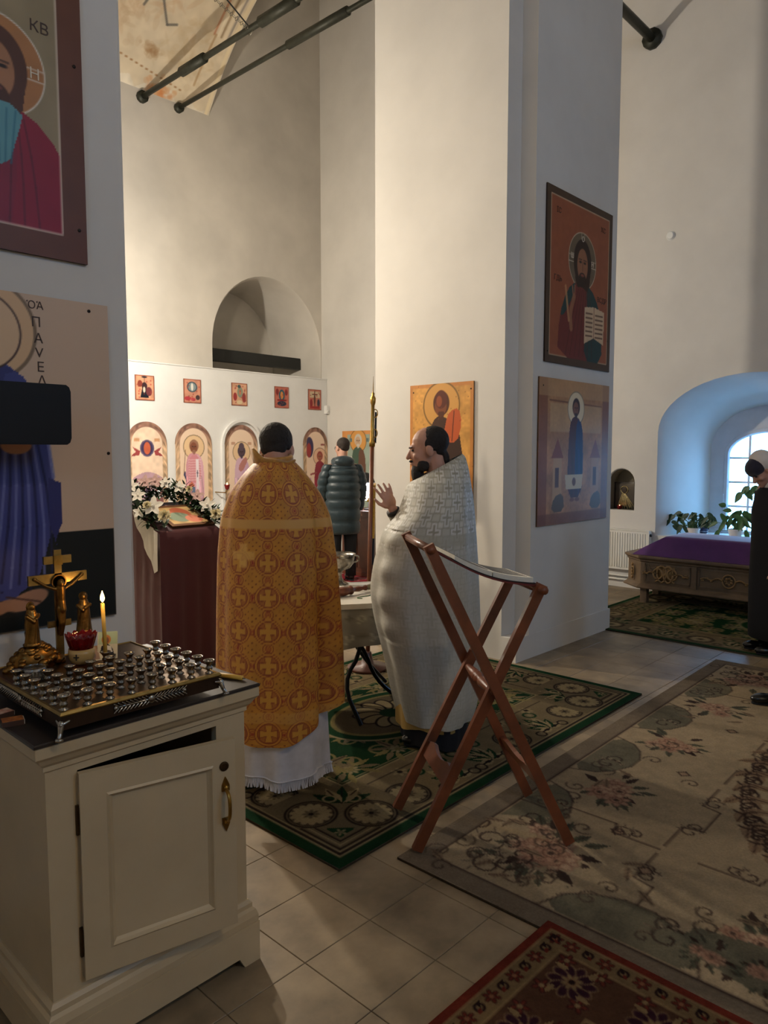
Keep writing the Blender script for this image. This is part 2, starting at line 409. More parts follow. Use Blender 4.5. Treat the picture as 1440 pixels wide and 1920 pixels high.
# window
mat('window_paint', (212, 216, 224), 0.45, var=0.04, scale=8)
win = bpy.data.objects.new('window_1', None); COL.objects.link(win); win.location = (9.3, WC, .66); struct(win)
gl = arch_loop(WC + .04, .44, .70, 1.60, .26)
me = sheet_with_holes('t', win_i, [gl], lambda a, z: (9.27, a, z), None)
fm = MB(); add_sheet(fm, me)
fm.loft([[(9.27, a, z) for a, z in gl], [(9.33, a, z) for a, z in gl]], cap=False)
fm.loft([[(9.27, a, z) for a, z in arch_loop(WC + .04, .50, .67, 1.62, .30)], [(9.25, a, z) for a, z in arch_loop(WC + .04, .49, .68, 1.615, .29)], [(9.25, a, z) for a, z in arch_loop(WC + .04, .455, .69, 1.605, .27)], [(9.27, a, z) for a, z in gl]], cap=False)
fm.build('window_frame', 'window_paint', win)
ys = [WC + .04 + .44 - .22 * k for k in range(5)]; zs_ = [.70, .985, 1.275, 1.565, 1.86]
def gz(y): return 1.60 + .26 * math.sqrt(max(0, 1 - ((y - WC - .04) / .44) ** 2))
for y in ys[1:4]:
    MB().box(9.28, 9.31, y - .012, y + .012, .70, gz(y)).build('mullion', 'window_paint', win)
for z in zs_[1:4]:
    MB().box(9.282, 9.308, WC - .40, WC + .48, z - .011, z + .011).build('glazing_bar', 'window_paint', win)
glass_mat('pane_glass')
for a in range(4):
    for b in range(4):
        y1, y0 = ys[a], ys[a + 1]; z0, z1 = zs_[b], zs_[b + 1]
        if b < 3: poly = [(y0, z0), (y1, z0), (y1, z1), (y0, z1)]
        else: poly = [(y0, z0), (y1, z0)] + [(y1 + (y0 - y1) * k / 8, gz(y1 + (y0 - y1) * k / 8)) for k in range(9)]
        MB().prism(poly, 9.293, 9.297, 'x').build('pane', 'pane_glass', win)
MB().box(9.235, 9.25, 3.045, 3.065, 1.02, 1.13).build('window_handle', 'window_paint', win)
MB().box(9.2, 9.275, WC - .62, WC + .68, .66, .70).build('window_sill', 'window_paint', win)

# back wall with the arched opening above the icon screen
WY = 9.33; ac = 7.31; ah = 1.07
hole = arch_loop(ac, ah, 1.9, 3.25, 1.12)
mb = MB(); add_sheet(mb, sheet_with_holes('t', [(-3, 0), (8.4, 0), (8.4, CEIL), (-3, CEIL)], [hole], lambda a, z: (a, WY, z), None))
h2 = arch_loop(ac, ah - .03, 1.93, 3.25, 1.09)
mb.loft([[(a, WY, z) for a, z in hole], [(a, WY + .05, z) for a, z in h2], [(a, WY + 1.25, z) for a, z in h2]], cap=False)
mb.add([(a, WY + 1.25, z) for a, z in h2], [tuple(range(len(h2)))])
struct(mb.build('wall_back', 'plaster_old', auto=40))
# rear and left walls of the room with their windows (daylight behind the viewer)
def plain_wall(name, outer, holes, fn, fo):
    mb = MB(); add_sheet(mb, sheet_with_holes('t', outer, holes, fn, None))
    for h in holes: mb.loft([[fn(a, z) for a, z in h], [fo(a, z) for a, z in h]], cap=False)
    struct(mb.build(name, 'plaster'))
plain_wall('wall_rear', [(-3, 0), (8.4, 0), (8.4, CEIL), (-3, CEIL)], [arch_loop(3.2, .5, 3.6, 5.0, .4)], lambda a, z: (a, -4.5, z), lambda a, z: (a, -5.0, z))
plain_wall('wall_left', [(-4.5, 0), (9.4, 0), (9.4, CEIL), (-4.5, CEIL)], [arch_loop(-1.2, .4, 3.3, 4.4, .3)], lambda a, z: (-3.0, a, z), lambda a, z: (-3.5, a, z))

# pillars
PX0, PX1, PY0, PY1 = 4.735, 6.27, 3.05, 4.55
mb = MB()
mb.loft([[(x, y, z) for x, y in ((PX0, PY0), (PX1 + .02, PY0 - .012), (PX1 + .02, PY1), (PX0, PY1))] for z in (0, .19)])
nt_ = .135
pl = [(PX0, PY0 + nt_), (PX0 + .185, PY0 + nt_), (PX0 + .185, PY0), (PX1, PY0), (PX1, PY1), (PX0, PY1)]
mb.loft([[(x, y, z) for x, y in pl] for z in (.19, CEIL)])
struct(mb.build('pillar_right', 'plaster'))
struct(MB().loft([[(x, y, z) for x, y in ((-.5, 2.6), (1.36, 2.6), (1.375, 2.615), (1.375, 4.1), (-.5, 4.1))] for z in (0, CEIL)]).build('pillar_left', 'plaster'))

# painted arch between pillar and back wall: soffit with the remains of a fresco
ax0, ax1 = 4.2, 6.25; R_ = 4.0; cy_, cz_ = 6.04, 4.19
a0 = math.acos((WY - cy_) / R_); arc = R_ * (PI / 2 - a0) + .6
cv = Cv(ax1 - ax0, arc, .012, (206, 197, 180))
cv.mottle(.12, .3, 3); cv.mottle(.10, .06, 4)
S = lambda x: x - ax0
top = .36
edge = [(0, .12)] + [(k * .1, .10 - .06 * (k / 20) + .05 * math.sin(k * 1.9) + .03 * math.sin(k * 4.1)) for k in range(1, 21)] + [(2.05, .02)]
cv.poly(edge + [(2.05, 3), (0, 3)], (200, 182, 152), .55)
cv.mottle(.1, .15, 21)
rq = random.Random(8)
for bx, by, sx, sy, c, n in ((1.24, .07, .10, .05, (190, 122, 72), 60), (1.0, .5, .06, .035, (150, 116, 80), 40), (.8, 1.3, .3, .25, (186, 150, 116), 90), (1.5, .7, .25, .3, (186, 164, 130), 90), (.5, .8, .2, .3, (176, 150, 120), 60)):
    for k in range(n): cv.ell(bx + rq.gauss(0, sx), by + rq.gauss(0, sy), .02 + .04 * rq.random() * sx / .1, .015 + .03 * rq.random(), c, .22, rq.random() * 3)
for k in range(14): cv.ell(.55 + k * .075, .33 - k * .012, .02, .012, (140, 100, 62), .8)
cv.poly([(1.05, 1.5), (1.38, 1.28), (1.62, 1.55), (1.35, 1.85)], (128, 142, 140), .9, 1)
cv.rosette(1.35, 1.55, .17, 12, (208, 200, 182), (190, 178, 150), .9)
cv.line([(.80, 1.22), (.72, .95)], .03, (95, 92, 88), .8); cv.line([(.9, 1.15), (1.08, .85), (1.2, .9)], .03, (95, 92, 88), .8)
for dx, c in ((1.72, (176, 122, 92)), (1.78, (226, 214, 190)), (1.83, (150, 128, 100)), (1.88, (222, 208, 184)), (1.93, (140, 132, 128))):
    cv.line([(dx, 1.0), (dx + .03, 3.0)], .03, c, .8)
cv.line([(2.0, 0), (2.02, 3)], .05, (222, 206, 172), .8); cv.line([(1.7, .3), (1.75, 1.0)], .03, (150, 112, 70), .5)
U, V = np.meshgrid(cv.x, cv.y); ang = a0 + V / R_
P = np.stack([ax0 + U, cy_ + R_ * np.cos(ang), cz_ + R_ * np.sin(ang)], -1)
soff = finish('arch_soffit', grid_mesh('arch_soffit', P, cv.a), 'vcol_fresco'); struct(soff); soff.name = 'ceiling_arch_soffit'
mb = MB(); ring = [(cy_ + R_ * math.cos(a), cz_ + R_ * math.sin(a)) for a in np.linspace(a0, a0 + arc / R_, 20)]
for x in (ax1,):
    mb.add([(x, y, z) for y, z in ring] + [(x, ring[-1][0], CEIL), (x, WY, CEIL)], [tuple(range(len(ring) + 2))])
struct(mb.build('ceiling_arch_side', 'plaster_old'))

# icon screen
SY = 9.20
mat('screen_paint', (222, 222, 220), 0.6, var=0.03, scale=3)
scr = struct(MB().box(3.2, 8.395, SY, SY + .1, 0, 2.845).build('wall_iconostasis', 'screen_paint'))
mb = MB(); mb.box(3.2, 8.395, SY - .012, SY + .11, 2.845, 2.862); mb.build('trim_1', 'screen_paint', scr)
# raised surround of the third arched icon
def arch_band(c, hw_o, hw_i, z0, zs, ro, ri, y0, y1, n=28):
    mb = MB(); o_ = [(c - hw_o, z0)] + [(c + hw_o * math.cos(PI - PI * k / n), zs + ro * math.sin(PI * k / n)) for k in range(n + 1)] + [(c + hw_o, z0)]
    i_ = [(c - hw_i, z0)] + [(c + hw_i * math.cos(PI - PI * k / n), zs + ri * math.sin(PI * k / n)) for k in range(n + 1)] + [(c + hw_i, z0)]
    m_ = len(o_)
    for k in range(m_ - 1):
        q = []
        for (a, z), y in ((o_[k], y0), (o_[k + 1], y0), (i_[k + 1], y0), (i_[k], y0), (o_[k], y1), (o_[k + 1], y1), (i_[k + 1], y1), (i_[k], y1)): q.append((a, y, z))
        mb.add(q, [(0, 1, 2, 3), (4, 7, 6, 5), (0, 4, 5, 1), (3, 2, 6, 7), (0, 3, 7, 4), (1, 5, 6, 2)])
    return mb
arch_band(6.635, .375, .335, .3, 1.74, .39, .35, SY - .05, SY - .001).build('trim_2', 'screen_paint', scr)
# dark beam in the opening
mat('dark_metal', (28, 30, 28), 0.5, var=0.1, scale=10)
tag(MB().cham(6.28, 8.33, 9.80, 9.92, 3.06, 3.25, .006).build('ceiling_beam', 'dark_metal'), 'black straight beam across the arched opening above the icon screen', 'beam')
# tie rods
mat('rod_paint', (52, 54, 44), 0.5, 0.3, var=0.25, scale=20)
def rod(label, p0, p1, r, sleeve):
    t = thing('tie_rod', label, 'tie rod', p0)
    MB().tube([p0, p1], r, 10).build('rod', 'rod_paint', t, True)
    d = (Vector(p1) - Vector(p0)); n = d.normalized()
    for a, b in sleeve:
        MB().tube([Vector(p0) + n * a, Vector(p0) + n * b], r * 1.7, 10).build('sleeve', 'rod_paint', t, True)
    q = Vector(p0); MB().tube([q + n * .0, q + n * .06], r * 2.2, 10).build('wall_anchor', 'rod_paint', t, True)
    return t
rod('upper dark tie rod with a chain, over the icon screen', (5.2, 9.33, 6.36), (5.2, 4.3, 6.29), .035, [(1.0, 1.5), (2.6, 3.2)])
rod('lower dark tie rod with pipe sleeve, next to the arch edge', (5.75, 9.33, 6.40), (5.75, 4.56, 6.34), .03, [(2.4, 3.4)])
rod('short dark tie rod fixed high on the window wall', (8.4, 3.708, 6.28), (6.27, 3.708, 6.28), .05, [])
mat('chain_metal', (110, 106, 96), 0.4, 0.8)
ch = MB(); p0 = Vector((5.2, 6.92, 6.30)); p1 = Vector((3.4, 7.2, 7.4))
for k in range(60):
    c = p0.lerp(p1, (k + .5) / 60) - Vector((0, 0, .10 * math.sin(PI * k / 60)))
    M = Matrix.Translation(c) @ Euler((0, .55 + PI, PI / 2 * (k % 2)), 'XYZ').to_matrix().to_4x4()
    ch.tube([M @ Vector((.024 * math.cos(t), .011 * math.sin(t), 0)) for t in np.linspace(0, 2 * PI, 9)], .0035, 5)
ch.tube([p0 + Vector((0, .04 * math.cos(t), .04 * math.sin(t))) for t in np.linspace(0, 2 * PI, 13)], .005, 5)
tag(ch.build('hanging_chain', 'chain_metal'), 'thin metal chain hanging from the upper tie rod', 'chain')
ch = MB(); ch.tube(rounded([p0 + Vector((0, 0, .03)), p0 + Vector((-.5, .1, .42)), p0 + Vector((-1.1, .2, .62)), p1 + Vector((0, 0, .25))]), .008, 6)
tag(ch.build('hanging_cable', 'dark_metal'), 'black cable running up beside the chain from the upper tie rod', 'cable')
# small fittings on walls
mat('white_plastic', (226, 226, 222), 0.4)
t = thing('wall_disc', 'small round white cap high on the window wall', 'wall cap', (8.4, 3.439, 4.07))
M = Matrix.Translation((8.4, 3.439, 4.07)) @ Matrix.Rotation(-PI / 2, 4, 'Y')
MB().lathe([(.045, 0), (.045, .015), (.035, .028), (.01, .03)], n=20, M=M).build('cap', 'white_plastic', t, auto=30)
MB().lathe([(.052, 0), (.052, .006)], n=20, M=M).build('rim', 'white_plastic', t)
t = thing('motion_sensor', 'small white motion sensor at the right end of the icon screen', 'sensor', (8.38, 9.14, 2.33))
MB().cham(8.33, 8.39, 9.13, 9.2, 2.28, 2.42, .01).build('housing', 'white_plastic', t)
MB().ell((8.35, 9.13, 2.32), (.02, .015, .02)).build('lens', 'white_plastic', t, True)
# warm lamps (real fittings hung behind the left pillar and over the nave)
mat('lamp_glow', (255, 225, 180), emit=(255, 222, 170), estr=18)
mat('brass', (178, 140, 70), 0.32, 1.0, var=0.2, scale=30)
def pendant(name, label, loc, power, r=.09, color=WARM, top=CEIL):
    t = thing(name, label, 'lamp', loc); x, y, z = loc
    MB().tube([(x, y, z + r * .8), (x, y, top)], .006, 6).build('cord', 'dark_metal', t)
    MB().lathe([(.02, r * 1.3), (.05, r * 1.1), (.05, r * .8)], (x, y, z), 14).build('cap', 'brass', t)
    MB().ell((x, y, z), (r, r, r)).build('globe', 'lamp_glow', t, True).visible_shadow = True
    for k in range(1):
        light(name + '_light', 'POINT', (x, y, z - r - .03), power, color, .07)
    return t
pendant('pendant_lamp', 'round pendant lamp hung beyond the left pillar', (2.35, 4.95, 3.30), 130)
pendant('pendant_lamp', 'round pendant lamp hung near the icon screen', (3.3, 7.3, 3.7), 660, color=(1.0, .90, .75))
pendant('pendant_lamp', 'round pendant lamp hung behind the viewer', (1.2, -2.4, 5.2), 125, color=(1.0, .78, .50))
# ------------------------------------------------------------------ rugs
def rug(name, cv, x, y, rot, label, z=0.0, thick=.012, mt='vcol_pile', edge=(84, 74, 62)):
    o = panel(name, cv, (0, 0, z + thick), 'f', thick - .001, mt, None, edge)
    o.location = (x, y, 0); o.rotation_euler = (0, 0, rot); tag(o, label, 'rug'); return o
def medallion(cv, cx, cy, r, pal):
    k, tan, drk, grn = pal
    cv.ell(cx, cy, r, r, tan); cv.ring(cx, cy, r * .93, r * .07, drk); cv.ring(cx, cy, r * .80, r * .05, drk); cv.ell(cx, cy, r * .72, r * .72, drk)
    cv.rosette(cx, cy, r * .80, 14, k, tan, 1.0); cv.ell(cx, cy, r * .36, r * .36, k); cv.rosette(cx, cy, r * .33, 8, tan, drk)
def green_rug(W, H, res, seed=1, dark=1.0):
    G = np.array((26, 62, 34)) * dark; TAN = np.array((138, 120, 88)) * dark; K = np.array((36, 26, 24)) * dark; LT = np.array((172, 152, 112)) * dark; GD = np.array((150, 134, 84)) * dark
    cv = Cv(W, H, res, G); i = .055
    cv.rect(i, W - i, i, H - i, LT); cv.rect(i + .012, W - i - .012, i + .012, H - i - .012, K); cv.rect(i + .026, W - i - .026, i + .026, H - i - .026, LT)
    cv.rect(i + .034, W - i - .034, i + .034, H - i - .034, TAN); B = .50
    r = random.Random(seed)
    def border(lx, horizontal, flip):
        n = max(3, int(round((lx - 2 * .62) / .30)))
        for k in range(n + 1):
            s_ = .66 + (lx - 1.32) * k / n
            def T_(a, b):
                if horizontal: return (a, b) if not flip else (a, H - b)
                return (b, a) if not flip else (W - b, a)
            if k % 3 == 0 or k == n:
                medallion(cv, *T_(s_, .215), .115, (LT, TAN * .82, K, G))
            else:
                # acanthus bunch in green and tan
                for q in range(7):
                    an = PI * q / 6; c0 = T_(s_, .14); c1 = T_(s_ + .12 * math.cos(an), .14 + .20 * math.sin(an))
                    a_ = math.atan2(c1[1] - c0[1], c1[0] - c0[0]); L_ = math.hypot(c1[0] - c0[0], c1[1] - c0[1])
                    cv.leaf(c0[0], c0[1], a_, L_, .06, G if q % 2 else LT); cv.leaf(c0[0], c0[1], a_, L_ * .8, .022, LT if q % 2 else K)
                for sg in (-1, 1):
                    c = T_(s_ + sg * .09, .34); cv.ring(c[0], c[1], .038, .014, G); cv.ell(c[0], c[1], .014, .014, LT)
                    c = T_(s_ + sg * .12, .13); cv.ring(c[0], c[1], .03, .010, K)
            c = T_(s_ + .15, .40); cv.rosette(c[0], c[1], .05, 6, LT, K)
            a0_, a1_ = T_(s_ - .15, .425), T_(s_ + .15, .425); cv.line([a0_, a1_], .008, K, .7)
    for fl_ in (0, 1): border(W, True, fl_); border(H, False, fl_)
    # corners: pointed tile with two rosette medallions
    for cx, sx in ((0, 1), (W, -1)):
        for cy, sy in ((0, 1), (H, -1)):
            P_ = lambda a, b: (cx + sx * a, cy + sy * b)
            cv.poly([P_(.09, .09), P_(.60, .09), P_(.60, .60), P_(.09, .60)], TAN * .9)
            for q in range(3):
                cv.line([P_(.10 + .022 * q, .34 - .02 * q), P_(.10 + .022 * q, .10 + .022 * q), P_(.34 - .02 * q, .10 + .022 * q)], .009, K if q != 1 else LT)
            cv.poly([P_(.165, .165), P_(.27, .175), P_(.175, .27)], G); cv.rosette(*P_(.195, .195), .03, 5, LT, TAN)
            medallion(cv, *P_(.215, .405), .125, (LT, TAN * .8, K, G)); medallion(cv, *P_(.405, .215), .125, (LT, TAN * .8, K, G))
            for q in range(5):
                cv.leaf(*P_(.38, .38), math.atan2(sy, sx) + (q - 2) * .5, .17, .06, G if q % 2 == 0 else LT, vein=tuple(K))
            cv.ring(*P_(.45, .37), .03, .012, LT); cv.ring(*P_(.37, .45), .03, .012, LT)
    # inner field
    cv.rect(B, W - B, B, H - B, LT); cv.rect(B + .012, W - B - .012, B + .012, H - B - .012, G * .7); cv.rect(B + .02, W - B - .02, B + .02, H - B - .02, LT)
    cv.rect(B + .028, W - B - .028, B + .028, H - B - .028, G)
    def scroll(x, y, s_, an):
        for sg in (-1, 1):
            cv.spiral(x + .11 * s_ * math.cos(an + sg * .9), y + .11 * s_ * math.sin(an + sg * .9), .09 * s_, an + PI + sg * .9, sg * 1.2, .018 * s_, GD)
            for q in range(4):
                a_ = an + sg * (.5 + q * .55); cv.leaf(x + .05 * s_ * math.cos(a_), y + .05 * s_ * math.sin(a_), a_ + sg * .5, .14 * s_, .04 * s_, GD if q % 2 else TAN)
        cv.leaf(x, y, an, .2 * s_, .06 * s_, TAN, vein=tuple(K)); cv.rosette(x, y, .06 * s_, 8, LT, GD)
    iw, ih = W - 2 * B, H - 2 * B
    for u in np.arange(.16, iw - .1, .36):
        scroll(B + u, B + .10, .9, PI / 2); scroll(B + u, H - B - .10, .9, -PI / 2)
    for v in np.arange(.24, ih - .2, .34):
        scroll(B + .10, B + v, .9, 0); scroll(W - B - .10, B + v, .9, PI)
    for q in range(26): scroll(B + .35 + r.random() * (iw - .7), B + .3 + r.random() * max(.05, ih - .6), .8, r.random() * 6.28)
    cv.ell(W / 2, H / 2, .52, .36, LT); cv.ell(W / 2, H / 2, .50, .34, G * 1.1); cv.ell(W / 2, H / 2, .44, .29, GD); cv.ell(W / 2, H / 2, .41, .265, TAN * .8); cv.rosette(W / 2, H / 2, .24, 12, LT, G, edge=tuple(K))
    cv.mottle(.10, .05, seed); cv.a *= .72; return cv
rug('patterned_rug', green_rug(2.82, 2.0, .0062), 1.862, 1.985, .012, 'green and tan ornamental rug with dark green edge under the two clergymen')
rug('patterned_rug', green_rug(3.6, 2.2, .014, 5, 1.2), 8.42, -.10, PI / 2 + .003, 'dim green and tan rug in front of the carved chest under the window')
# cream rug
def cream_rug():
    W, H = 3.80, 2.5; cv = Cv(W, H, .0085, (132, 116, 96)); CR = (178, 156, 124); SG = (112, 106, 86); PK = (182, 142, 116); DK = (62, 46, 40); GR = (86, 88, 70)
    cv.mottle(.1, .1, 9)
    i = .10; cv.rect(i, W - i, i, H - i, CR); cv.frame(i, .008, DK)
    r = random.Random(3)
    def bouquet(cx, cy, s_, an, n=9):
        for q in range(16):
            a = r.random() * 6.28; d = s_ * (.5 + .5 * r.random()); cv.leaf(cx + d * .75 * math.cos(a), cy + d * .6 * math.sin(a), a, s_ * .42, s_ * .17, GR if q % 3 else DK, .85, vein=DK)
        for q in range(n):
            a = r.random() * 6.28; d = s_ * .6 * r.random(); x, y = cx + d * math.cos(a), cy + d * math.sin(a); R2 = s_ * (.2 + .14 * r.random())
            cv.rosette(x, y, R2, 7, PK if q % 2 else (198, 164, 134), (196, 156, 126), .95, edge=(150, 110, 90)); cv.ell(x, y, R2 * .22, R2 * .22, DK, .8); cv.ring(x, y, R2 * .45, R2 * .09, (112, 72, 60), .8)
    def curl(x, y, s_, an, c=DK):
        cv.spiral(x, y, s_, an, 1.1, s_ * .10, c, .85); cv.spiral(x + s_ * 1.1 * math.cos(an + 1), y + s_ * 1.1 * math.sin(an + 1), s_ * .7, an + PI, -1.0, s_ * .10, c, .75)
        for q in range(5): cv.leaf(x + s_ * .7 * math.cos(an + q * .6), y + s_ * .7 * math.sin(an + q * .6), an + q * .6 + .5, s_ * .75, s_ * .2, (166, 148, 120), .9, vein=c)
    bw = .62
    def side(L_, fn):
        n = int(L_ / .72); st = L_ / n
        for k in range(n):
            c = (k + .5) * st
            # sage panel between the bouquets, against the edge
            q = [fn(c - st * .5 + .02, i + .012), fn(c - st * .5 + .30, i + .012), fn(c - st * .5 + .24, i + .17), fn(c - st * .5 + .02, i + .26), fn(c - st * .5 - .2, i + .17), fn(c - st * .5 - .26, i + .012)]
            if k > 0: cv.poly(q, SG, .9, 1); cv.line(q[1:] , .008, DK, .7, 1)
            for sg in (-1, 1):
                x, y = fn(c + sg * .26, i + .13); curl(x, y, .07, r.random() * 6.28)
            x, y = fn(c, i + .27); bouquet(x, y, .21, 0)
            x, y = fn(c + .36, i + .47); cv.poly([fn(c + .33, i + .47), fn(c + .36, i + .44), fn(c + .39, i + .47), fn(c + .36, i + .50)], (170, 140, 112)); cv.line([fn(c + .33, i + .47), fn(c + .36, i + .44), fn(c + .39, i + .47), fn(c + .36, i + .50), fn(c + .33, i + .47)], .007, DK)
            # inner stepped line with twigs
            cv.line([fn(c - .34, i + .66), fn(c - .12, i + .66), fn(c - .10, i + .74), fn(c + .12, i + .74), fn(c + .14, i + .66), fn(c + .34, i + .66)], .009, DK, .8)
            for sg in (-1, 1):
                x, y = fn(c + sg * .16, i + .70); curl(x, y, .05, r.random() * 6)
    side(W, lambda a, b: (a, b)); side(W, lambda a, b: (W - a, H - b)); side(H, lambda a, b: (b, H - a)); side(H, lambda a, b: (W - b, a))
    # long sage panel with blossoms on the near short side
    cv.poly([(.14, .25), (.42, .35), (.42, 1.45), (.16, 1.5)], SG, .95, 1)
    for k in range(7): bouquet(.27 + .05 * math.sin(k * 2), .42 + k * .16, .10, 0, 4)
    for x, y in ((.30, .30), (.30, H - .30), (W - .3, .3), (W - .3, H - .3)):
        cv.ell(x, y, .34, .30, CR); bouquet(x + (.14 if x < 1 else -.14), y + (.1 if y < 1 else -.1), .27, 0, 12)
        for q in range(5): curl(x + (.30 if q % 2 else -.1) * (1 if x < 1 else -1) * math.cos(q), y + .22 * math.sin(q * 1.7), .08, q)
    # wreath of leaf scrolls in the middle
    for k in range(34):
        a = 2 * PI * k / 34; x, y = W / 2 + .92 * math.cos(a), H / 2 + .42 * math.sin(a)
        for q in range(3): cv.leaf(x, y, a + PI / 2 + (q - 1) * .9 + r.random() * .4, .15, .06, (150, 122, 94), .9, vein=(70, 50, 42)); cv.spiral(x + .04 * q, y, .05, a + q * 2, 1.2, .011, DK, .8)
    for a_, b_, c_, d_ in ((0, W, 0, i), (0, W, H - i, H), (0, i, 0, H), (W - i, W, 0, H)): cv.rect(a_, b_, c_, d_, (132, 116, 96))
    cv.frame(i - .004, .008, DK)
    for k in range(170):
        x, y = (r.random() * W, i + .05 + .5 * r.random()) if k % 2 else (i + .05 + .5 * r.random(), r.random() * H)
        if k % 4 > 1: x, y = W - x, H - y
        if k % 3: cv.spiral(x, y, .035 + .03 * r.random(), r.random() * 6.28, r.choice((-1.1, 1.1)), .007, (84, 68, 56), .75)
        else: cv.leaf(x, y, r.random() * 6.28, .10, .035, (146, 122, 96), .8, vein=DK)
    cv.mottle(.10, .03, 11); cv.mottle(.14, .5, 12); cv.a *= .80; return cv
rug('floral_rug', cream_rug(), 2.125, -.62, .018, 'cream rug with pink flowers and sage green panels on the right', thick=.011)
def red_rug():
    W, H = 1.75, 1.45; cv = Cv(W, H, .0052, (116, 46, 32)); BR = (92, 62, 44); TN = (150, 124, 84); DK = (40, 24, 24); RD = (110, 44, 34); r = random.Random(5)
    i = .03; cv.rect(i, W - i, i, H - i, TN); cv.rect(i + .008, W - i - .008, i + .008, H - i - .008, (128, 104, 70))
    def row(ins, n, R2, a1, a2, c0):
        for L_, fn in ((W, lambda a: (a, ins)), (W, lambda a: (a, H - ins)), (H, lambda a: (ins, a)), (H, lambda a: (W - ins, a))):
            m_ = int((L_ - 2 * ins) / n)
            for k in range(m_ + 1):
                x, y = fn(ins + (L_ - 2 * ins) * k / m_)
                if k % 2: cv.rosette(x, y, R2, 6, a1, a2, 1.0, edge=DK)
                else:
                    cv.ring(x, y, R2 * .55, R2 * .3, DK); cv.leaf(x, y, .8, R2 * 1.1, R2 * .5, c0); cv.leaf(x, y, 3.9, R2 * 1.1, R2 * .5, a1)
    row(.068, .058, .027, RD, (150, 100, 70), DK)
    cv.rect(.105, W - .105, .105, H - .105, TN); cv.rect(.115, W - .115, .115, H - .115, BR)
    for L_, fn in ((W, lambda a: (a, .21)), (W, lambda a: (a, H - .21)), (H, lambda a: (.21, a)), (H, lambda a: (W - .21, a))):
        m_ = int((L_ - .42) / .235)
        for k in range(m_ + 1):
            x, y = fn(.21 + (L_ - .42) * k / m_)
            cv.rosette(x, y, .075, 10, (58, 30, 40), (126, 60, 46), 1.0, edge=(144, 116, 80)); cv.rosette(x, y, .035, 8, TN, DK)
            for q in range(4):
                a = q * PI / 2 + PI / 4; cv.rosette(x + .105 * math.cos(a), y + .085 * math.sin(a), .03, 5, (118, 52, 40), TN, 1.0, edge=DK); cv.leaf(x + .06 * math.cos(a), y + .05 * math.sin(a), a + .7, .05, .02, TN)
    cv.rect(.31, W - .31, .31, H - .31, TN); row(.345, .06, .028, RD, TN, DK)
    cv.rect(.38, W - .38, .38, H - .38, BR); row(.43, .09, .032, (120, 50, 38), TN, DK); cv.rect(.48, W - .48, .48, H - .48, TN); cv.rect(.488, W - .488, .488, H - .488, (28, 26, 40))
    for q in range(60): cv.rosette(.5 + r.random() * (W - 1.0), .5 + r.random() * (H - 1.0), .03, 6, (110, 88, 70), (120, 50, 40), 1.0)
    cv.mottle(.12, .03, 2); cv.a *= .80; return cv
rug('red_rug', red_rug(), .368, -.20, -.012, 'small dark red and brown oriental rug in the near right corner', thick=.016)
cv = Cv(1.6, 1.0, .02, (124, 40, 48)); cv.frame(.06, .05, (170, 150, 140)); cv.mottle(.2, .05)
for k in range(40): cv.rosette(.1 + 1.4 * random.random(), .1 + .8 * random.random(), .07, 7, (178, 120, 120), (70, 60, 70))
rug('crimson_rug', cv, 6.2, 6.15, .0, 'crimson patterned rug by the desk near the icon screen')

# ------------------------------------------------------------------ white cabinet
mat('cab_paint', (190, 170, 136), 0.42, var=0.05, scale=5, bump=0.05, bscale=40)
mat('dark_top', (52, 44, 40), 0.38, var=0.25, scale=12)
mat('cab_inside', (58, 48, 40), 0.9)
mat('old_bronze', (86, 66, 44), 0.45, 0.9, var=0.3, scale=40)
cab = thing('cabinet', 'white painted cabinet with its panelled door ajar, under the candle tray', 'cabinet', (1.03, 2.15, 0))
cx0, cx1, cf, cb = .715, 1.325, 1.845, 2.50; ox0, ox1, oz0, oz1 = .797, 1.222, .226, .797
mb = MB()
mb.box(cx0, ox0, cf, cf + .025, .13, .86).box(ox1, cx1, cf, cf + .025, .13, .86).box(ox0, ox1, cf, cf + .025, .13, oz0).box(ox0, ox1, cf, cf + .025, oz1, .86)
mb.box(cx0, cx0 + .02, cf + .025, cb, .13, .86).box(cx1 - .02, cx1, cf + .025, cb, .13, .86)
mb.build('carcass', 'cab_paint', cab)
MB().box(cx0 + .02, cx1 - .02, cb - .02, cb, .13, .86).box(cx0 + .02, cx1 - .02, cf + .026, cb - .02, .13, .15).box(cx0 + .02, cx1 - .02, cf + .026, cb - .02, .5, .515).build('inner_shelves', 'cab_inside', cab)
def moulding(x0, x1, y0, y1, prof):
    """profile (out, z) run round the left, front and right sides"""
    mb = MB(); rings = []
    for a, z in prof: rings.append([(x0 - a, y1, z), (x0 - a, y0 - a, z), (x1 + a, y0 - a, z), (x1 + a, y1, z)])
    for k in range(len(rings) - 1):
        mb.add(rings[k] + rings[k + 1], [(0, 1, 5, 4), (1, 2, 6, 5), (2, 3, 7, 6)])
    return mb
moulding(cx0, cx1, cf, cb, [(0, .815), (.006, .82), (.006, .832), (.016, .842), (.024, .856), (.030, .862), (.034, .866), (.034, .892), (.03, .896), (-.02, .896)]).build('cornice', 'cab_paint', cab)
moulding(cx0, cx1, cf, cb, [(-.01, .205), (.004, .20), (.012, .19), (.012, .176), (.020, .168), (.026, .150), (.026, .13)]).build('base_moulding', 'cab_paint', cab)
pm = MB(); z0, z1 = .035, .13
pm.prism([(cx0 - .028, 0), (cx0 + .03, 0), (cx0 + .05, z0), (cx1 - .05, z0), (cx1 - .03, 0), (cx1 + .028, 0), (cx1 + .028, z1), (cx0 - .028, z1)], cf - .028, cf, 'y')
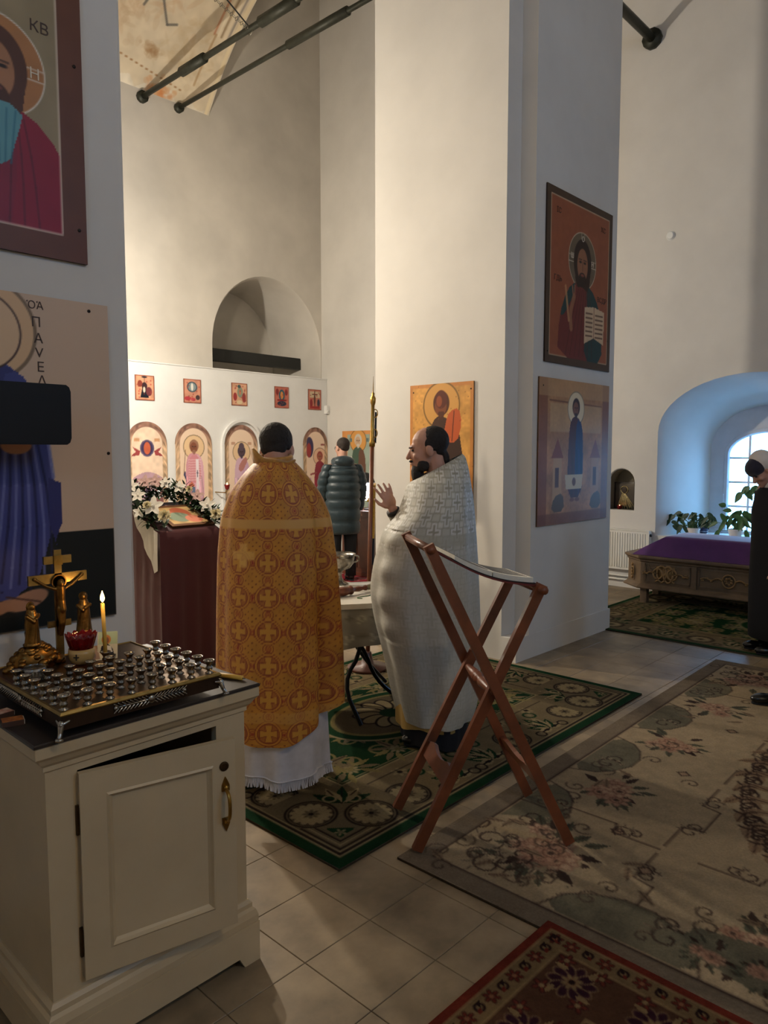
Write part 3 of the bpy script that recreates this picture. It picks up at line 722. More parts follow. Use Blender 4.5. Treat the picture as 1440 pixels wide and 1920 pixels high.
for x0, x1 in ((cx0 - .028, cx0), (cx1, cx1 + .028)):
    pm.prism([(cf, 0), (cf + .06, 0), (cf + .08, z0), (cb - .08, z0), (cb - .06, 0), (cb, 0), (cb, z1), (cf, z1)], x0, x1, 'x')
pm.build('plinth', 'cab_paint', cab)
MB().cham(cx0 - .038, cx1 + .036, cf - .036, cb, .896, .906, .003).build('worktop', 'dark_top', cab)
# door, swung open on its left hinges
DA = math.radians(-12.7); DW, z0, z1 = .428, .229, .793; DM = Matrix.Translation((ox0, cf, 0)) @ Matrix.Rotation(DA, 4, 'Z')
dm = MB(); st = .066
dm.box(0, st, -.02, 0, z0, z1, DM).box(DW - st, DW, -.02, 0, z0, z1, DM).box(st, DW - st, -.02, 0, z0, z0 + st, DM).box(st, DW - st, -.02, 0, z1 - st, z1, DM)
door = dm.build('door', 'cab_paint', cab)
MB().box(st, DW - st, -.010, -.002, z0 + st, z1 - st, DM).build('door_panel', 'cab_paint', door)
bm_ = MB(); a, b, c, d = st, DW - st, z0 + st, z1 - st
for i_, (e, y) in enumerate(((0, -.02), (.006, -.024), (.012, -.016), (.018, -.0101))):
    if i_ == 0: prev = [(a + e, y, c + e), (b - e, y, c + e), (b - e, y, d - e), (a + e, y, d - e)]; continue
    cur = [(a + e, y, c + e), (b - e, y, c + e), (b - e, y, d - e), (a + e, y, d - e)]
    bm_.add(prev + cur, [(k, (k + 1) % 4, 4 + (k + 1) % 4, 4 + k) for k in range(4)], DM); prev = cur
bm_.build('door_bead', 'cab_paint', door)
M = DM @ Matrix.Translation((DW - .035, -.02, .718)) @ Matrix.Rotation(PI / 2, 4, 'X')
lk = MB().lathe([(.014, 0), (.014, .003), (.010, .004), (.009, .002), (.003, .002)], n=18, M=M).build('lock', 'old_bronze', door, auto=30); lk['label'] = 'round dark bronze keyhole lock'
hd = MB(); hx = DW - .032
for zc, sg in ((.655, 1), (.555, -1)):
    hd.prism([(hx - .012, zc - .010 * sg), (hx + .012, zc - .010 * sg), (hx + .011, zc + .008 * sg), (hx + .004, zc + .024 * sg), (hx, zc + .032 * sg), (hx - .004, zc + .024 * sg), (hx - .011, zc + .008 * sg)], -.025, -.0195, 'y', DM)
    hd.ell((hx, -.028, zc), (.008, .006, .008), DM, 10, 6)
hd.tube([DM @ Vector(p) for p in rounded([(hx, -.026, .652), (hx, -.05, .640), (hx, -.056, .605), (hx, -.05, .570), (hx, -.026, .558)])], [.0045] * 2 + [.006] * 11 + [.0045] * 2 if False else .0055, 8)
h = hd.build('handle', 'brass', door, auto=40); h['label'] = 'brass bow handle on leaf-shaped plates'
for zc in (.665, .33):
    MB().tube([(ox0 - .004, cf - .006, zc - .035), (ox0 - .004, cf - .006, zc + .035)], .005, 8).box(ox0 - .009, ox0 + .001, cf - .008, cf + .002, zc - .04, zc + .04).build('hinge', 'old_bronze', door)

# ------------------------------------------------------------------ candle tray with its cups
mat('tray_metal', (112, 86, 58), 0.36, 0.85, var=0.22, scale=9)
mat('tray_rim', (176, 146, 84), 0.3, 0.95, var=0.2, scale=25)
mat('tray_side', (62, 44, 30), 0.42, 0.6, var=0.2, scale=20)
mat('silver', (176, 170, 160), 0.25, 1.0, var=0.25, scale=60)
TX0, TX1, TY0, TY1, TZ = .738, 1.212, 1.795, 2.335, .973
tray = thing('candle_tray', 'bronze candle tray with rows of silver cups on the white cabinet', 'candle tray', (.975, 2.06, .906))
MB().box(TX0 + .012, TX1 - .012, TY0 + .012, TY1 - .012, .93, TZ).build('plate', 'tray_metal', tray)
def frame_ring(x0, x1, y0, y1, prof):
    mb = MB(); prev = None
    for e, z in prof:
        cur = [(x0 + e, y0 + e, z), (x1 - e, y0 + e, z), (x1 - e, y1 - e, z), (x0 + e, y1 - e, z)]
        if prev: mb.add(prev + cur, [(k, (k + 1) % 4, 4 + (k + 1) % 4, 4 + k) for k in range(4)])
        prev = cur
    return mb
frame_ring(TX0, TX1, TY0, TY1, [(.002, TZ - .008), (.0, TZ - .004), (.004, TZ + .002), (.010, TZ + .003), (.0121, TZ)]).build('rim', 'tray_rim', tray)
frame_ring(TX0, TX1, TY0, TY1, [(.02, .928), (.006, .929), (.006, TZ - .006), (.001, TZ - .0075)]).build('side', 'tray_side', tray)
def garland(p0, p1, out, n, parent):
    mb = MB(); p0, p1, out = Vector(p0), Vector(p1), Vector(out); d = (p1 - p0); t_ = d.normalized()
    for k in range(n):
        c = p0 + d * (k + .5) / n; sg = 1 if k < n / 2 else -1
        for s2 in (-1, 1):
            a = c + Vector((0, 0, .004 * s2)); b = c + t_ * (-.011 * sg) + Vector((0, 0, .012 * s2)) + out * .003
            mb.cap(a + out * .001, b, .003, .0018, 6)
    mb.tube([p0 - out * .001, p1 - out * .001], .004, 6); c = (p0 + p1) / 2 + out * .002
    Mx = Matrix.Translation(c)
    mb.ell((0, 0, 0), (.012, .006, .012) if abs(out.y) > .5 else (.006, .012, .012), Mx, 12, 6)
    for e in (p0, p1): mb.ell(tuple(e), (.007, .007, .007), None, 8, 6)
    return mb.build('garland_ornament', 'silver', parent, True)
garland((.885, TY0 + .005, .951), (1.09, TY0 + .005, .951), (0, -1, 0), 18, tray)
garland((TX0 + .005, 2.20, .951), (TX0 + .005, 1.92, .951), (-1, 0, 0), 22, tray)
garland((TX1 - .005, 2.20, .951), (TX1 - .005, 1.92, .951), (1, 0, 0), 22, tray)
for fx, fy, sx, sy in ((TX0, TY0, -1, -1), (TX1, TY0, 1, -1), (TX0, TY1, -1, 1), (TX1, TY1, 1, 1)):
    mb = MB(); c = Vector((fx, fy, 0)); dg = Vector((sx, sy, 0)).normalized() * .012
    mb.cap(c + Vector((0, 0, .948)) - dg * .4, c + Vector((0, 0, .926)) + dg * .3, .009, .006, 8); mb.cap(c + Vector((0, 0, .926)) + dg * .3, c + Vector((0, 0, .914)) + dg * .9, .006, .0055, 8)
    mb.ell(tuple(c + dg * .9 + Vector((0, 0, .9125))), (.011, .011, .0062), None, 10, 6)
    for s2 in (-1, 1):
        q = Vector((-sx * (s2 < 0), -sy * (s2 > 0), 0)) * .022; mb.cap(c + Vector((0, 0, .946)), c + q + Vector((0, 0, .952)), .006, .003, 6)
    mb.build('foot', 'silver', tray, True)
cup_me = MB().lathe([(.010, 0), (.010, .002), (.006, .004), (.0055, .007), (.0085, .011), (.0085, .015), (.006, .018), (.007, .022), (.012, .029), (.0138, .031), (.0132, .0325), (.011, .031), (.0065, .026), (.0065, .022)], n=14, M=Matrix.Scale(1.22, 4)).build('candle_cup', 'silver', tray, True, world=False)
cups = [(.760 + .0612 * k, 1.824 + .0615 * j) for j in range(5) for k in range(8)] + [(.760, 2.131), (1.188, 2.131), (1.022, 2.135)]
# a few cups are hidden under the glass jar; keep the rest
cups = [c for c in cups if math.hypot(c[0] - .803, c[1] - 2.115) > .045]
for i_, (x, y) in enumerate(cups):
    o = cup_me if i_ == 0 else bpy.data.objects.new('candle_cup', cup_me.data)
    if i_: COL.objects.link(o); o.parent = tray
    o.matrix_parent_inverse = tray.matrix_basis.inverted(); o.location = (x, y, TZ)
# burning candle
mat('wax', (214, 168, 66), 0.5, sheen=0.1); mat('wick', (30, 24, 20), 0.9)
mat('flame', (255, 200, 110), emit=(255, 190, 90), estr=30)
cd = thing('burning_candle', 'thin yellow wax candle burning in a tray cup', 'candle', (1.022, 2.135, TZ + .026))
MB().tube([(1.022, 2.135, TZ + .024), (1.021, 2.136, 1.07), (1.018, 2.136, 1.163)], [.0062, .006, .0058], 12).build('wax_stick', 'wax', cd, True)
MB().tube([(1.018, 2.136, 1.162), (1.018, 2.136, 1.170)], .0012, 6).build('wick', 'wick', cd)
MB().lathe([(.0008, 0), (.0055, .007), (.0068, .013), (.005, .022), (.0022, .030), (.0005, .036)], (1.018, 2.136, 1.166), 12).build('flame', 'flame', cd, True)
light('candle_light', 'POINT', (1.018, 2.136, 1.186), 0.55, (1, .62, .28), .012)
# calvary group
mat('gold_cast', (150, 108, 52), 0.35, 0.95, var=0.35, scale=35)
mat('cross_brown', (70, 48, 34), 0.4, 0.5)
cal = thing('calvary_cross', 'bronze crucifix on a stone mound at the back of the tray', 'crucifix', (.90, 2.26, TZ))
mb = MB(); rr = random.Random(2)
for k in range(90):
    a = rr.random() * PI * 2; q = rr.random() ** .6; zz = 1 - q ** 1.6
    x, y, z = .862 + .080 * q * math.cos(a), 2.262 + .055 * q * math.sin(a), TZ + .004 + .068 * zz
    s_ = .012 + .006 * rr.random(); mb.ell((x, y, z), (s_, s_ * .9, s_ * .7), None, 8, 5)
mb.ell((.862, 2.262, TZ + .016), (.07, .046, .055), None, 16, 8)
mb.build('stone_mound', 'gold_cast', cal, True)
mb = MB(); CX, CY = .938, 2.262
mb.box(CX - .011, CX + .011, CY - .005, CY + .005, TZ, 1.325).box(CX - .089, CX + .089, CY - .005, CY + .005, 1.222, 1.252).box(CX - .042, CX + .042, CY - .005, CY + .005, 1.282, 1.306)
mb.box(CX - .035, CX + .035, CY - .005, CY + .005, 1.085, 1.105)
mb.build('cross', 'tray_rim', cal)
MB().box(CX - .013, CX + .013, CY - .009, CY - .004, 1.278, 1.308).build('scroll_plate', 'brass', cal)
fg = MB()
fg.ell((CX, CY - .02, 1.222), (.011, .012, .015)).cap((CX, CY - .016, 1.208), (CX + .002, CY - .016, 1.165), .014, .011, 10).cap((CX + .002, CY - .016, 1.165), (CX + .003, CY - .018, 1.14), .012, .013, 10)
for sg in (-1, 1):
    fg.cap((CX + sg * .012, CY - .015, 1.204), (CX + sg * .04, CY - .013, 1.216), .006, .0048, 8).cap((CX + sg * .04, CY - .013, 1.216), (CX + sg * .068, CY - .01, 1.238), .0048, .004, 8).ell((CX + sg * .072, CY - .009, 1.241), (.006, .005, .006))
    fg.cap((CX + sg * .006, CY - .018, 1.145), (CX + sg * .005, CY - .022, 1.10), .0085, .006, 8).cap((CX + sg * .005, CY - .022, 1.10), (CX + sg * .003, CY - .012, 1.06), .006, .004, 8)
remeshed('crucified_figure', fg, .0016, 'gold_cast', cal, 3, True)
MB().lathe([(.0225, -.001), (.0225, .001), (.019, .001), (.019, -.001)], n=24, M=Matrix.Translation((CX, CY - .010, 1.226)) @ Matrix.Rotation(PI / 2, 4, 'X')).build('halo', 'gold_cast', cal)
def saint_statue(x, y, z0, z1, label, turn):
    h_ = z1 - z0; mb = MB(); M = Matrix.Translation((x, y, z0)) @ Matrix.Rotation(turn, 4, 'Z') @ Matrix.Scale(h_, 4)
    for a_, b_, z_a, z_b, in ((.17, .20, 0, .3), (.2, .19, .3, .55), (.19, .15, .55, .76)): mb.cap((0, 0, z_a + .1), (0, 0, z_b), a_ * .78, b_ * .8, 12, M)
    mb.ell((0, -.02, .90), (.085, .09, .10), M).cap((-.14, -.06, .7), (-.03, -.16, .58), .05, .04, 8, M).cap((.14, -.06, .7), (.02, -.16, .64), .05, .04, 8, M)
    mb.ell((0, .02, .915), (.115, .03, .12), M)
    for k in range(9): a = -PI + PI * k / 8; mb.cap((.16 * math.cos(a), .15 * math.sin(a), .05), (.13 * math.cos(a + .5), .13 * math.sin(a + .5), .62), .035, .02, 6, M)
    mb.lathe([(.2, 0), (.2, .05)], n=12, M=M)
    t = thing('saint_statuette', label, 'statuette', (x, y, z0)); remeshed('figure', mb, h_ * .014, 'gold_cast', t, 2, True); return t
saint_statue(.852, 2.255, 1.042, 1.172, 'small bronze standing saint on the stone mound', .2)
st2 = saint_statue(1.018, 2.268, 1.052, 1.178, 'small bronze standing saint beside the burning candle', -.3)
MB().box(1.0, 1.036, 2.256, 2.28, TZ, 1.052).build('support_post', 'cross_brown', st2)
# votive lamp
mat('red_glass', (130, 8, 14), 0.08, trans=0.55, coat=0.3, ior=1.3); mat('cream_glaze', (188, 152, 92), 0.25, coat=0.5); mat('copper', (150, 92, 58), 0.35, 0.9, var=0.2, scale=30)
vt = thing('votive_lamp', 'red scalloped glass votive lamp in a cream cup with a dark cross', 'votive lamp', (.948, 2.135, TZ))
MB().lathe([(.046, 0), (.046, .003), (.036, .010), (.02, .014), (.018, .018)], (.948, 2.135, TZ), 24).build('base', 'copper', vt, True)
MB().lathe([(.012, .016), (.028, .022), (.036, .036), (.038, .052), (.036, .066), (.032, .064), (.030, .04), (.012, .026)], (.948, 2.135, TZ), 28).build('cup', 'cream_glaze', vt, True)
rg = []
for r_, z in ((.030, .060), (.036, .078), (.042, .096), (.044, .108), (.040, .108), (.036, .09), (.028, .066)):
    rg.append([(.948 + r_ * (1 + .05 * math.cos(12 * t)) * math.cos(t), 2.135 + r_ * (1 + .05 * math.cos(12 * t)) * math.sin(t), TZ + z + (.004 * math.cos(12 * t) if z > .09 else 0)) for t in np.linspace(0, 2 * PI, 72, endpoint=False)])
MB().loft(rg).build('red_glass', 'red_glass', vt, True)
vd = Vector((-math.cos(VIEW), -math.sin(VIEW), 0)); c = Vector((.948, 2.135, TZ + .046)) + vd * .0382; tx = Vector((math.sin(VIEW), -math.cos(VIEW), 0))
MB().bar(c - tx * .008, c + tx * .008, .003, .003).bar(c - Vector((0, 0, .009)), c + Vector((0, 0, .009)), .003, .003, (1, 0, 0)).build('painted_cross', 'wick', vt)
# prayer cards
def card(label, c, wd, ht, lean, yaw, paint):
    cv = Cv(wd, ht, .0016, (210, 200, 170)); paint(cv)
    o = panel('icon_card', cv, (-wd / 2, 0, 0), 'x', .0015, 'vcol_print', None, (220, 215, 200)); o.location = c; o.rotation_euler = (-lean, 0, yaw); tag(o, label, 'card', 'small icon cards on the tray')
def pc1(cv): cv.rect(.003, .06, .045, .095, (176, 190, 150)); cv.ell(.026, .06, .014, .015, (190, 120, 60)); cv.ell(.026, .058, .008, .010, (120, 80, 60)); cv.poly([(.006, .012), (.05, .012), (.046, .03), (.03, .048), (.012, .04)], (40, 36, 40)); cv.poly([(.02, .02), (.045, .02), (.04, .038), (.028, .042)], (220, 214, 200)); cv.rect(.003, .055, .003, .014, (60, 56, 52))
def pc2(cv): cv.rect(.003, .06, .004, .07, (150, 120, 100)); cv.ell(.03, .045, .014, .015, (180, 150, 120)); cv.ell(.03, .02, .02, .02, (110, 90, 90))
card('small icon card leaning beside the burning candle', (1.052, 2.185, TZ + .001), .060, .085, .35, -.55, pc1)
card('small framed card lying low behind the red votive lamp', (1.005, 2.19, TZ + .001), .07, .055, .8, -.2, pc2)
# glass jar
glass_mat('jar_glass', (226, 230, 230), .30, .12)
jr = thing('glass_jar', 'small empty clear glass jar at the left of the tray', 'jar', (.803, 2.115, TZ))
MB().lathe([(.029, 0), (.031, .004), (.031, .040), (.029, .044), (.0285, .042), (.029, .038), (.029, .006), (.0, .005)], (.803, 2.115, TZ), 28).build('jar_body', 'jar_glass', jr, True)
MB().lathe([(.0315, .034), (.0325, .036), (.0315, .038)], (.803, 2.115, TZ), 28).build('jar_rim', 'jar_glass', jr, True)
# matchboxes and wax stub
mat('match_side', (70, 50, 44), 0.8); mat('match_red', (160, 70, 60), 0.6, col2=(210, 190, 170), scale=60); mat('match_orange', (196, 120, 50), 0.6, col2=(110, 60, 40), scale=50)
def matchbox(c, yaw, m_, label):
    t = thing('matchbox', label, 'matchbox', c, yaw); MB().cham(-.026, .026, -.019, .019, 0, .0135, .001).build('sleeve', 'match_side', t, world=False)
    MB().box(-.0255, .0255, -.0185, .0185, .0135, .0142).build('printed_label', m_, t, world=False); MB().box(.026, .0275, -.0175, .0175, .001, .0125).build('drawer', 'white_plastic', t, world=False)
matchbox((.700, 2.085, .906), .15, 'match_red', 'pale red matchbox at the left end of the cabinet top'); matchbox((.700, 2.005, .906), -.25, 'match_orange', 'orange matchbox nearest the tray foot')
t = thing('candle_stub', 'yellow wax candle stub lying beside the tray on the right', 'candle', (1.318, 1.92, .906))
MB().tube([(1.30, 1.965, .914), (1.338, 1.868, .914)], [.008, .0075], 10).build('wax_stick', 'wax', t, True); MB().tube([(1.338, 1.868, .914), (1.342, 1.858, .914)], .0012, 5).build('wick', 'wick', t)
# ------------------------------------------------------------------ icons (printed panels)
def saint(cv, cx, zb, h_, robe, mantle, skin=(150, 104, 76), hair=(70, 48, 36), halo=(206, 160, 90), bow=0.0, arm=None):
    """generic robed standing figure: feet at (cx,zb), height h_"""
    hd = h_ / 7.2; hx = cx + bow * h_; hz = zb + h_ - hd * .6
    cv.ell(hx, hz, hd * 1.15, hd * 1.15, halo); cv.ring(hx, hz, hd * 1.15, hd * .08, np.array(halo) * .6)
    cv.poly([(cx - .15 * h_, zb + .06 * h_), (cx + .14 * h_, zb + .05 * h_), (cx + .15 * h_, zb + .45 * h_), (cx + .13 * h_ + bow * h_ * .5, zb + .76 * h_), (hx + .03 * h_, zb + .84 * h_), (hx - .05 * h_, zb + .84 * h_), (cx - .12 * h_ + bow * h_ * .5, zb + .76 * h_), (cx - .14 * h_, zb + .45 * h_)], robe, 1, 1)
    cv.poly([(cx - .01 * h_, zb + .12 * h_), (cx + .15 * h_, zb + .2 * h_), (cx + .155 * h_, zb + .5 * h_), (cx + .13 * h_ + bow * h_ * .5, zb + .77 * h_), (hx + .02 * h_, zb + .83 * h_), (cx + .0 * h_, zb + .55 * h_)], mantle, 1, 1)
    for k in range(6):
        x = cx - .11 * h_ + .045 * h_ * k; cv.line([(x, zb + .08 * h_), (x + .02 * h_, zb + .3 * h_), (x - .005 * h_, zb + .52 * h_)], .008 * h_, np.array(robe if k < 3 else mantle) * (.6 if k % 2 else 1.35), .8, 1)
    for sx in (-1, 1): cv.ell(cx + sx * .05 * h_, zb + .035 * h_, .045 * h_, .02 * h_, skin)
    cv.ell(hx, hz + hd * .1, hd * .52, hd * .62, hair); cv.ell(hx - .04 * hd, hz - hd * .05, hd * .38, hd * .50, skin); cv.poly([(hx - hd * .3, hz - hd * .3), (hx + hd * .3, hz - hd * .3), (hx, hz - hd * .85)], hair, .9, 1)
    for sx in (-1, 1): cv.ell(hx + sx * hd * .15, hz + hd * .05, hd * .07, hd * .04, (40, 28, 24))
    cv.line([(hx, hz + .05 * hd), (hx, hz - .12 * hd)], hd * .06, np.array(skin) * .7)
    if arm: cv.line([(cx - .08 * h_, zb + .62 * h_), (cx - .17 * h_, zb + .56 * h_), (cx - .17 * h_ + arm * h_, zb + .68 * h_)], .05 * h_, np.array(robe) * .85, 1, 1); cv.ell(cx - .17 * h_ + arm * h_, zb + .69 * h_, .025 * h_, .03 * h_, skin)
def bust(cv, cx, cz, s_, robe, mantle, halo, hair, line=(226, 214, 190), skin=(150, 100, 72)):
    cv.ell(cx, cz, .62 * s_, .62 * s_, halo); cv.ring(cx, cz, .62 * s_, .018 * s_, line)
    for a in (0, PI / 2, PI):
        for o_ in (-.07, .07):
            c_, s2 = math.cos(a), math.sin(a); cv.line([(cx + c_ * .3 * s_ - s2 * o_ * s_, cz + s2 * .3 * s_ + c_ * o_ * s_), (cx + c_ * .61 * s_ - s2 * o_ * s_, cz + s2 * .61 * s_ + c_ * o_ * s_)], .014 * s_, line)
    cv.poly([(cx - 1.05 * s_, cz - 2.2 * s_), (cx + 1.0 * s_, cz - 2.2 * s_), (cx + .95 * s_, cz - 1.2 * s_), (cx + .62 * s_, cz - .66 * s_), (cx + .2 * s_, cz - .45 * s_), (cx - .2 * s_, cz - .45 * s_), (cx - .66 * s_, cz - .7 * s_), (cx - .98 * s_, cz - 1.3 * s_)], robe, 1, 1)
    cv.poly([(cx + .1 * s_, cz - 2.2 * s_), (cx + 1.0 * s_, cz - 2.2 * s_), (cx + .95 * s_, cz - 1.2 * s_), (cx + .62 * s_, cz - .66 * s_), (cx + .2 * s_, cz - .45 * s_), (cx + .25 * s_, cz - 1.2 * s_)], mantle, 1, 1)
    cv.poly([(cx - .98 * s_, cz - 1.3 * s_), (cx - .66 * s_, cz - .7 * s_), (cx - .25 * s_, cz - .45 * s_), (cx - .4 * s_, cz - .8 * s_), (cx - .75 * s_, cz - 1.25 * s_)], mantle, 1, 1)
    for k in range(7): cv.line([(cx + (-.7 + .2 * k) * s_, cz - 2.1 * s_), (cx + (-.4 + .14 * k) * s_, cz - 1.2 * s_), (cx + (-.15 + .08 * k) * s_, cz - .6 * s_)], .02 * s_, np.array(robe) * .68, .8, 1)
    cv.ell(cx, cz - .02 * s_, .40 * s_, .50 * s_, hair); cv.poly([(cx - .38 * s_, cz), (cx - .28 * s_, cz - .6 * s_), (cx, cz - .55 * s_), (cx + .3 * s_, cz - .66 * s_), (cx + .4 * s_, cz)], hair, 1, 1)
    cv.ell(cx, cz - .08 * s_, .24 * s_, .36 * s_, skin); cv.ell(cx, cz - .40 * s_, .17 * s_, .16 * s_, np.array(hair) * .9); cv.ell(cx, cz - .30 * s_, .08 * s_, .03 * s_, (130, 70, 58))
    for sx in (-1, 1): cv.ell(cx + sx * .10 * s_, cz - .02 * s_, .055 * s_, .025 * s_, (40, 28, 22)); cv.line([(cx + sx * .04 * s_, cz + .04 * s_), (cx + sx * .17 * s_, cz + .035 * s_)], .02 * s_, (60, 40, 30))
    cv.line([(cx, cz), (cx + .01 * s_, cz - .2 * s_)], .03 * s_, np.array(skin) * .75)
mat('ink_dark', (70, 52, 44), 0.6); mat('ink_pale', (214, 200, 178), 0.6); mat('screw', (40, 34, 30), 0.4, 0.8)
def pins(parent, pts, ax):
    for p in pts:
        M = Matrix.Translation(p) @ (Matrix.Rotation(PI / 2, 4, 'X') if ax == 'x' else Matrix.Rotation(-PI / 2, 4, 'Y'))
        MB().lathe([(.006, 0), (.006, .002), (.003, .003)], n=10, M=M).build('fixing_pin', 'screw', parent)
def hang(name, cv, origin, ax, label, edge, thick=.012, m_='vcol_print'):
    o = panel(name, cv, origin, ax, thick, m_, None, edge); tag(o, label, 'icon'); return o
RX = Matrix.Rotation(PI / 2, 4, 'X')
# upper left: bust in red
W, H = .557, 1.02; cv = Cv(W, H, .004, (104, 64, 46)); cv.mottle(.08, .2); cv.rect(.085, W - .085, .085, H - .085, (150, 134, 104)); cv.mottle(.1, .1)
bust(cv, .27, .585, .255, (132, 34, 52), (140, 32, 50), (172, 118, 72), (84, 50, 34), (222, 212, 196), (166, 116, 82))
cv.poly([(.17, .47), (.36, .47), (.33, .36), (.30, .27), (.22, .27), (.19, .36)], (96, 150, 160), 1, 1)
for k in range(6): cv.line([(.19 + .028 * k, .45), (.22 + .018 * k, .28)], .006, (58, 112, 130), .8)
cv.rect(0, W, 0, .085, (104, 64, 46)); cv.rect(W - .085, W, 0, H, (104, 64, 46)); cv.rect(0, .085, 0, H, (104, 64, 46)); cv.frame(.083, .005, (222, 206, 186)); cv.mottle(.06, .05, 4)
ic = hang('wall_icon', cv, (.66, 2.585, 2.287), 'x', 'large icon of a red-robed haloed figure high on the left pillar', (80, 50, 36))
text_mesh('inscription', 'Н', .05, Matrix.Translation((1.055, 2.584, 2.875)) @ RX, 'ink_pale', ic); text_mesh('inscription', 'КВ', .05, Matrix.Translation((1.075, 2.584, 3.03)) @ RX, 'ink_dark', ic)
pins(ic, [(1.19, 2.585, 2.40), (1.19, 2.585, 2.95)], 'x')
# lower left: saint in blue
W, H = .735, 1.136; cv = Cv(W, H, .004, (202, 174, 148)); cv.mottle(.06, .3)
cv.rect(0, W, 0, .326, (24, 27, 25)); cv.rect(0, .4, .05, .10, (30, 30, 28))
saint(cv, .31, .055, 1.04, (66, 70, 128), (52, 54, 108), (172, 124, 96), (70, 50, 40), (214, 176, 134))
cv.ell(.30, 1.0, .128, .128, (214, 180, 142)); cv.ring(.30, 1.0, .128, .006, (70, 46, 36)); cv.ell(.29, .985, .06, .085, (70, 48, 38)); cv.ell(.285, .975, .045, .065, (176, 126, 96))
cv.poly([(.26, .16), (.44, .12), (.50, .30), (.525, .42), (.515, .62), (.47, .80), (.42, .88), (.36, .86), (.33, .6)], (64, 68, 126), 1, 1)
for k in range(9):
    cv.line([(.28 + .028 * k, .15 + .01 * (k % 3)), (.33 + .022 * k, .42), (.36 + .012 * k, .72)], .009, (112, 118, 170) if k % 2 else (34, 36, 74), .8, 1)
cv.poly([(.50, .52), (.545, .50), (.545, .36), (.52, .30), (.53, .26), (.50, .36)], (50, 52, 104), 1, 0)
cv.line([(.44, .80), (.5, .70), (.52, .52)], .012, (120, 126, 176), .8, 1); cv.ell(.40, .63, .05, .03, (172, 124, 96)); cv.ell(.42, .10, .07, .03, (178, 128, 98), 1, .3); cv.ell(.30, .085, .06, .025, (178, 128, 98)); cv.line([(.35, .12), (.46, .09)], .006, (80, 50, 40))
ic = hang('wall_icon', cv, (.55, 2.585, 1.017), 'x', 'large icon of a saint in blue robes on the left pillar above the candle tray', (150, 130, 110))
for ch_, x, z in (('ὉἉ', 1.028, 2.118), ('П', 1.03, 2.062), ('А', 1.036, 2.008), ('V', 1.037, 1.960), ('Е', 1.040, 1.912), ('Λ', 1.043, 1.866)):
    text_mesh('inscription', ch_, .046 if len(ch_) == 1 else .036, Matrix.Translation((x, 2.584, z)) @ RX, 'ink_dark', ic)
pins(ic, [(1.215, 2.585, 2.125), (1.272, 2.585, 1.62)], 'x')
# black glossy panel on its bracket in front of that icon
mat('gloss_black', (12, 12, 12), 0.5, spec=0.3)
t = thing('black_panel', 'black glossy flat panel held out in front of the blue-robed saint icon', 'panel', (.85, 2.42, 1.745))
pl_ = [(a, b) for a, b in ((.60, 1.648), (1.042, 1.648), (1.052, 1.655), (1.057, 1.67), (1.059, 1.82), (1.054, 1.835), (1.044, 1.842), (.60, 1.842))]
MB().prism(pl_, 2.40, 2.43, 'y').build('casing', 'gloss_black', t)
MB().prism([(a * .985 + .012, b * .97 + .052) for a, b in pl_], 2.398, 2.4005, 'y').build('front_glass', 'gloss_black', t)
MB().bar((.80, 2.43, 1.745), (.80, 2.585, 1.745), .04, .06).build('bracket', 'dark_metal', t)
# right pillar, lit face: bowed saint on gold
W, H = .662, 1.13; cv = Cv(W, H, .005, (200, 146, 74)); cv.mottle(.22, .10, 5); cv.mottle(.12, .02, 6); cv.frame(0, .03, (184, 112, 58), .6)
saint(cv, .39, -.12, 1.17, (70, 44, 32), (60, 40, 32), (120, 66, 40), (78, 42, 26), (204, 150, 78), -.045)
cv.ell(.335, 1.0, .062, .075, (88, 40, 26)); cv.ell(.315, .985, .03, .045, (140, 72, 42))
cv.poly([(.36, .66), (.50, .64), (.55, .80), (.52, .93), (.42, .90), (.38, .80)], (186, 88, 46), 1, 1); cv.line([(.45, .66), (.47, .9)], .008, (80, 40, 28))
for k in range(60): cv.ell(W * random.random(), H * random.random(), .005, .004, (110, 70, 40), .7)
ic = hang('wall_icon', cv, (4.722, 4.127, 1.06), 'y', 'gold icon of a bowed saint in a brown cloak on the lit pillar face', (150, 100, 50)); pins(ic, [(4.722, 4.09, 2.13), (4.722, 3.49, 2.13), (4.722, 4.09, 1.7)], 'y')
# right pillar: bust with open book
W, H = 1.09, 1.35; cv = Cv(W, H, .006, (78, 58, 42)); cv.mottle(.1, .2); cv.rect(.06, W - .06, .06, H - .06, (150, 84, 56)); cv.frame(.058, .007, (206, 186, 156))
bust(cv, .57, .86, .37, (112, 46, 42), (34, 62, 62), (108, 92, 72), (52, 34, 26), (206, 190, 164), (148, 98, 70))
cv.poly([(.62, .20), (.78, .26), (.78, .52), (.62, .50)], (206, 176, 142)); cv.poly([(.79, .26), (.96, .22), (.97, .50), (.79, .52)], (206, 176, 142)); cv.line([(.785, .25), (.785, .52)], .008, (110, 50, 40))
for k in range(6):
    for a_, b_ in ((.645, .755), (.81, .94)): cv.line([(a_, .27 + .037 * k), (b_, .275 + .037 * k)], .013, (90, 60, 48), .9)
cv.line([(.40, .30), (.38, .42), (.44, .56)], .05, (150, 100, 72), 1, 1); cv.line([(.43, .54), (.41, .64)], .018, (150, 100, 72)); cv.line([(.45, .54), (.45, .65)], .018, (150, 100, 72))
cv.line([(.36, .36), (.30, .62)], .03, (190, 140, 96), .8)
cv.rect(0, W, 0, .058, (78, 58, 42)); cv.mottle(.06, .04, 8)
ic = hang('wall_icon', cv, (5.062, 3.035, 2.337), 'x', 'icon of a haloed man holding an open book, upper one on the right pillar', (66, 48, 36))
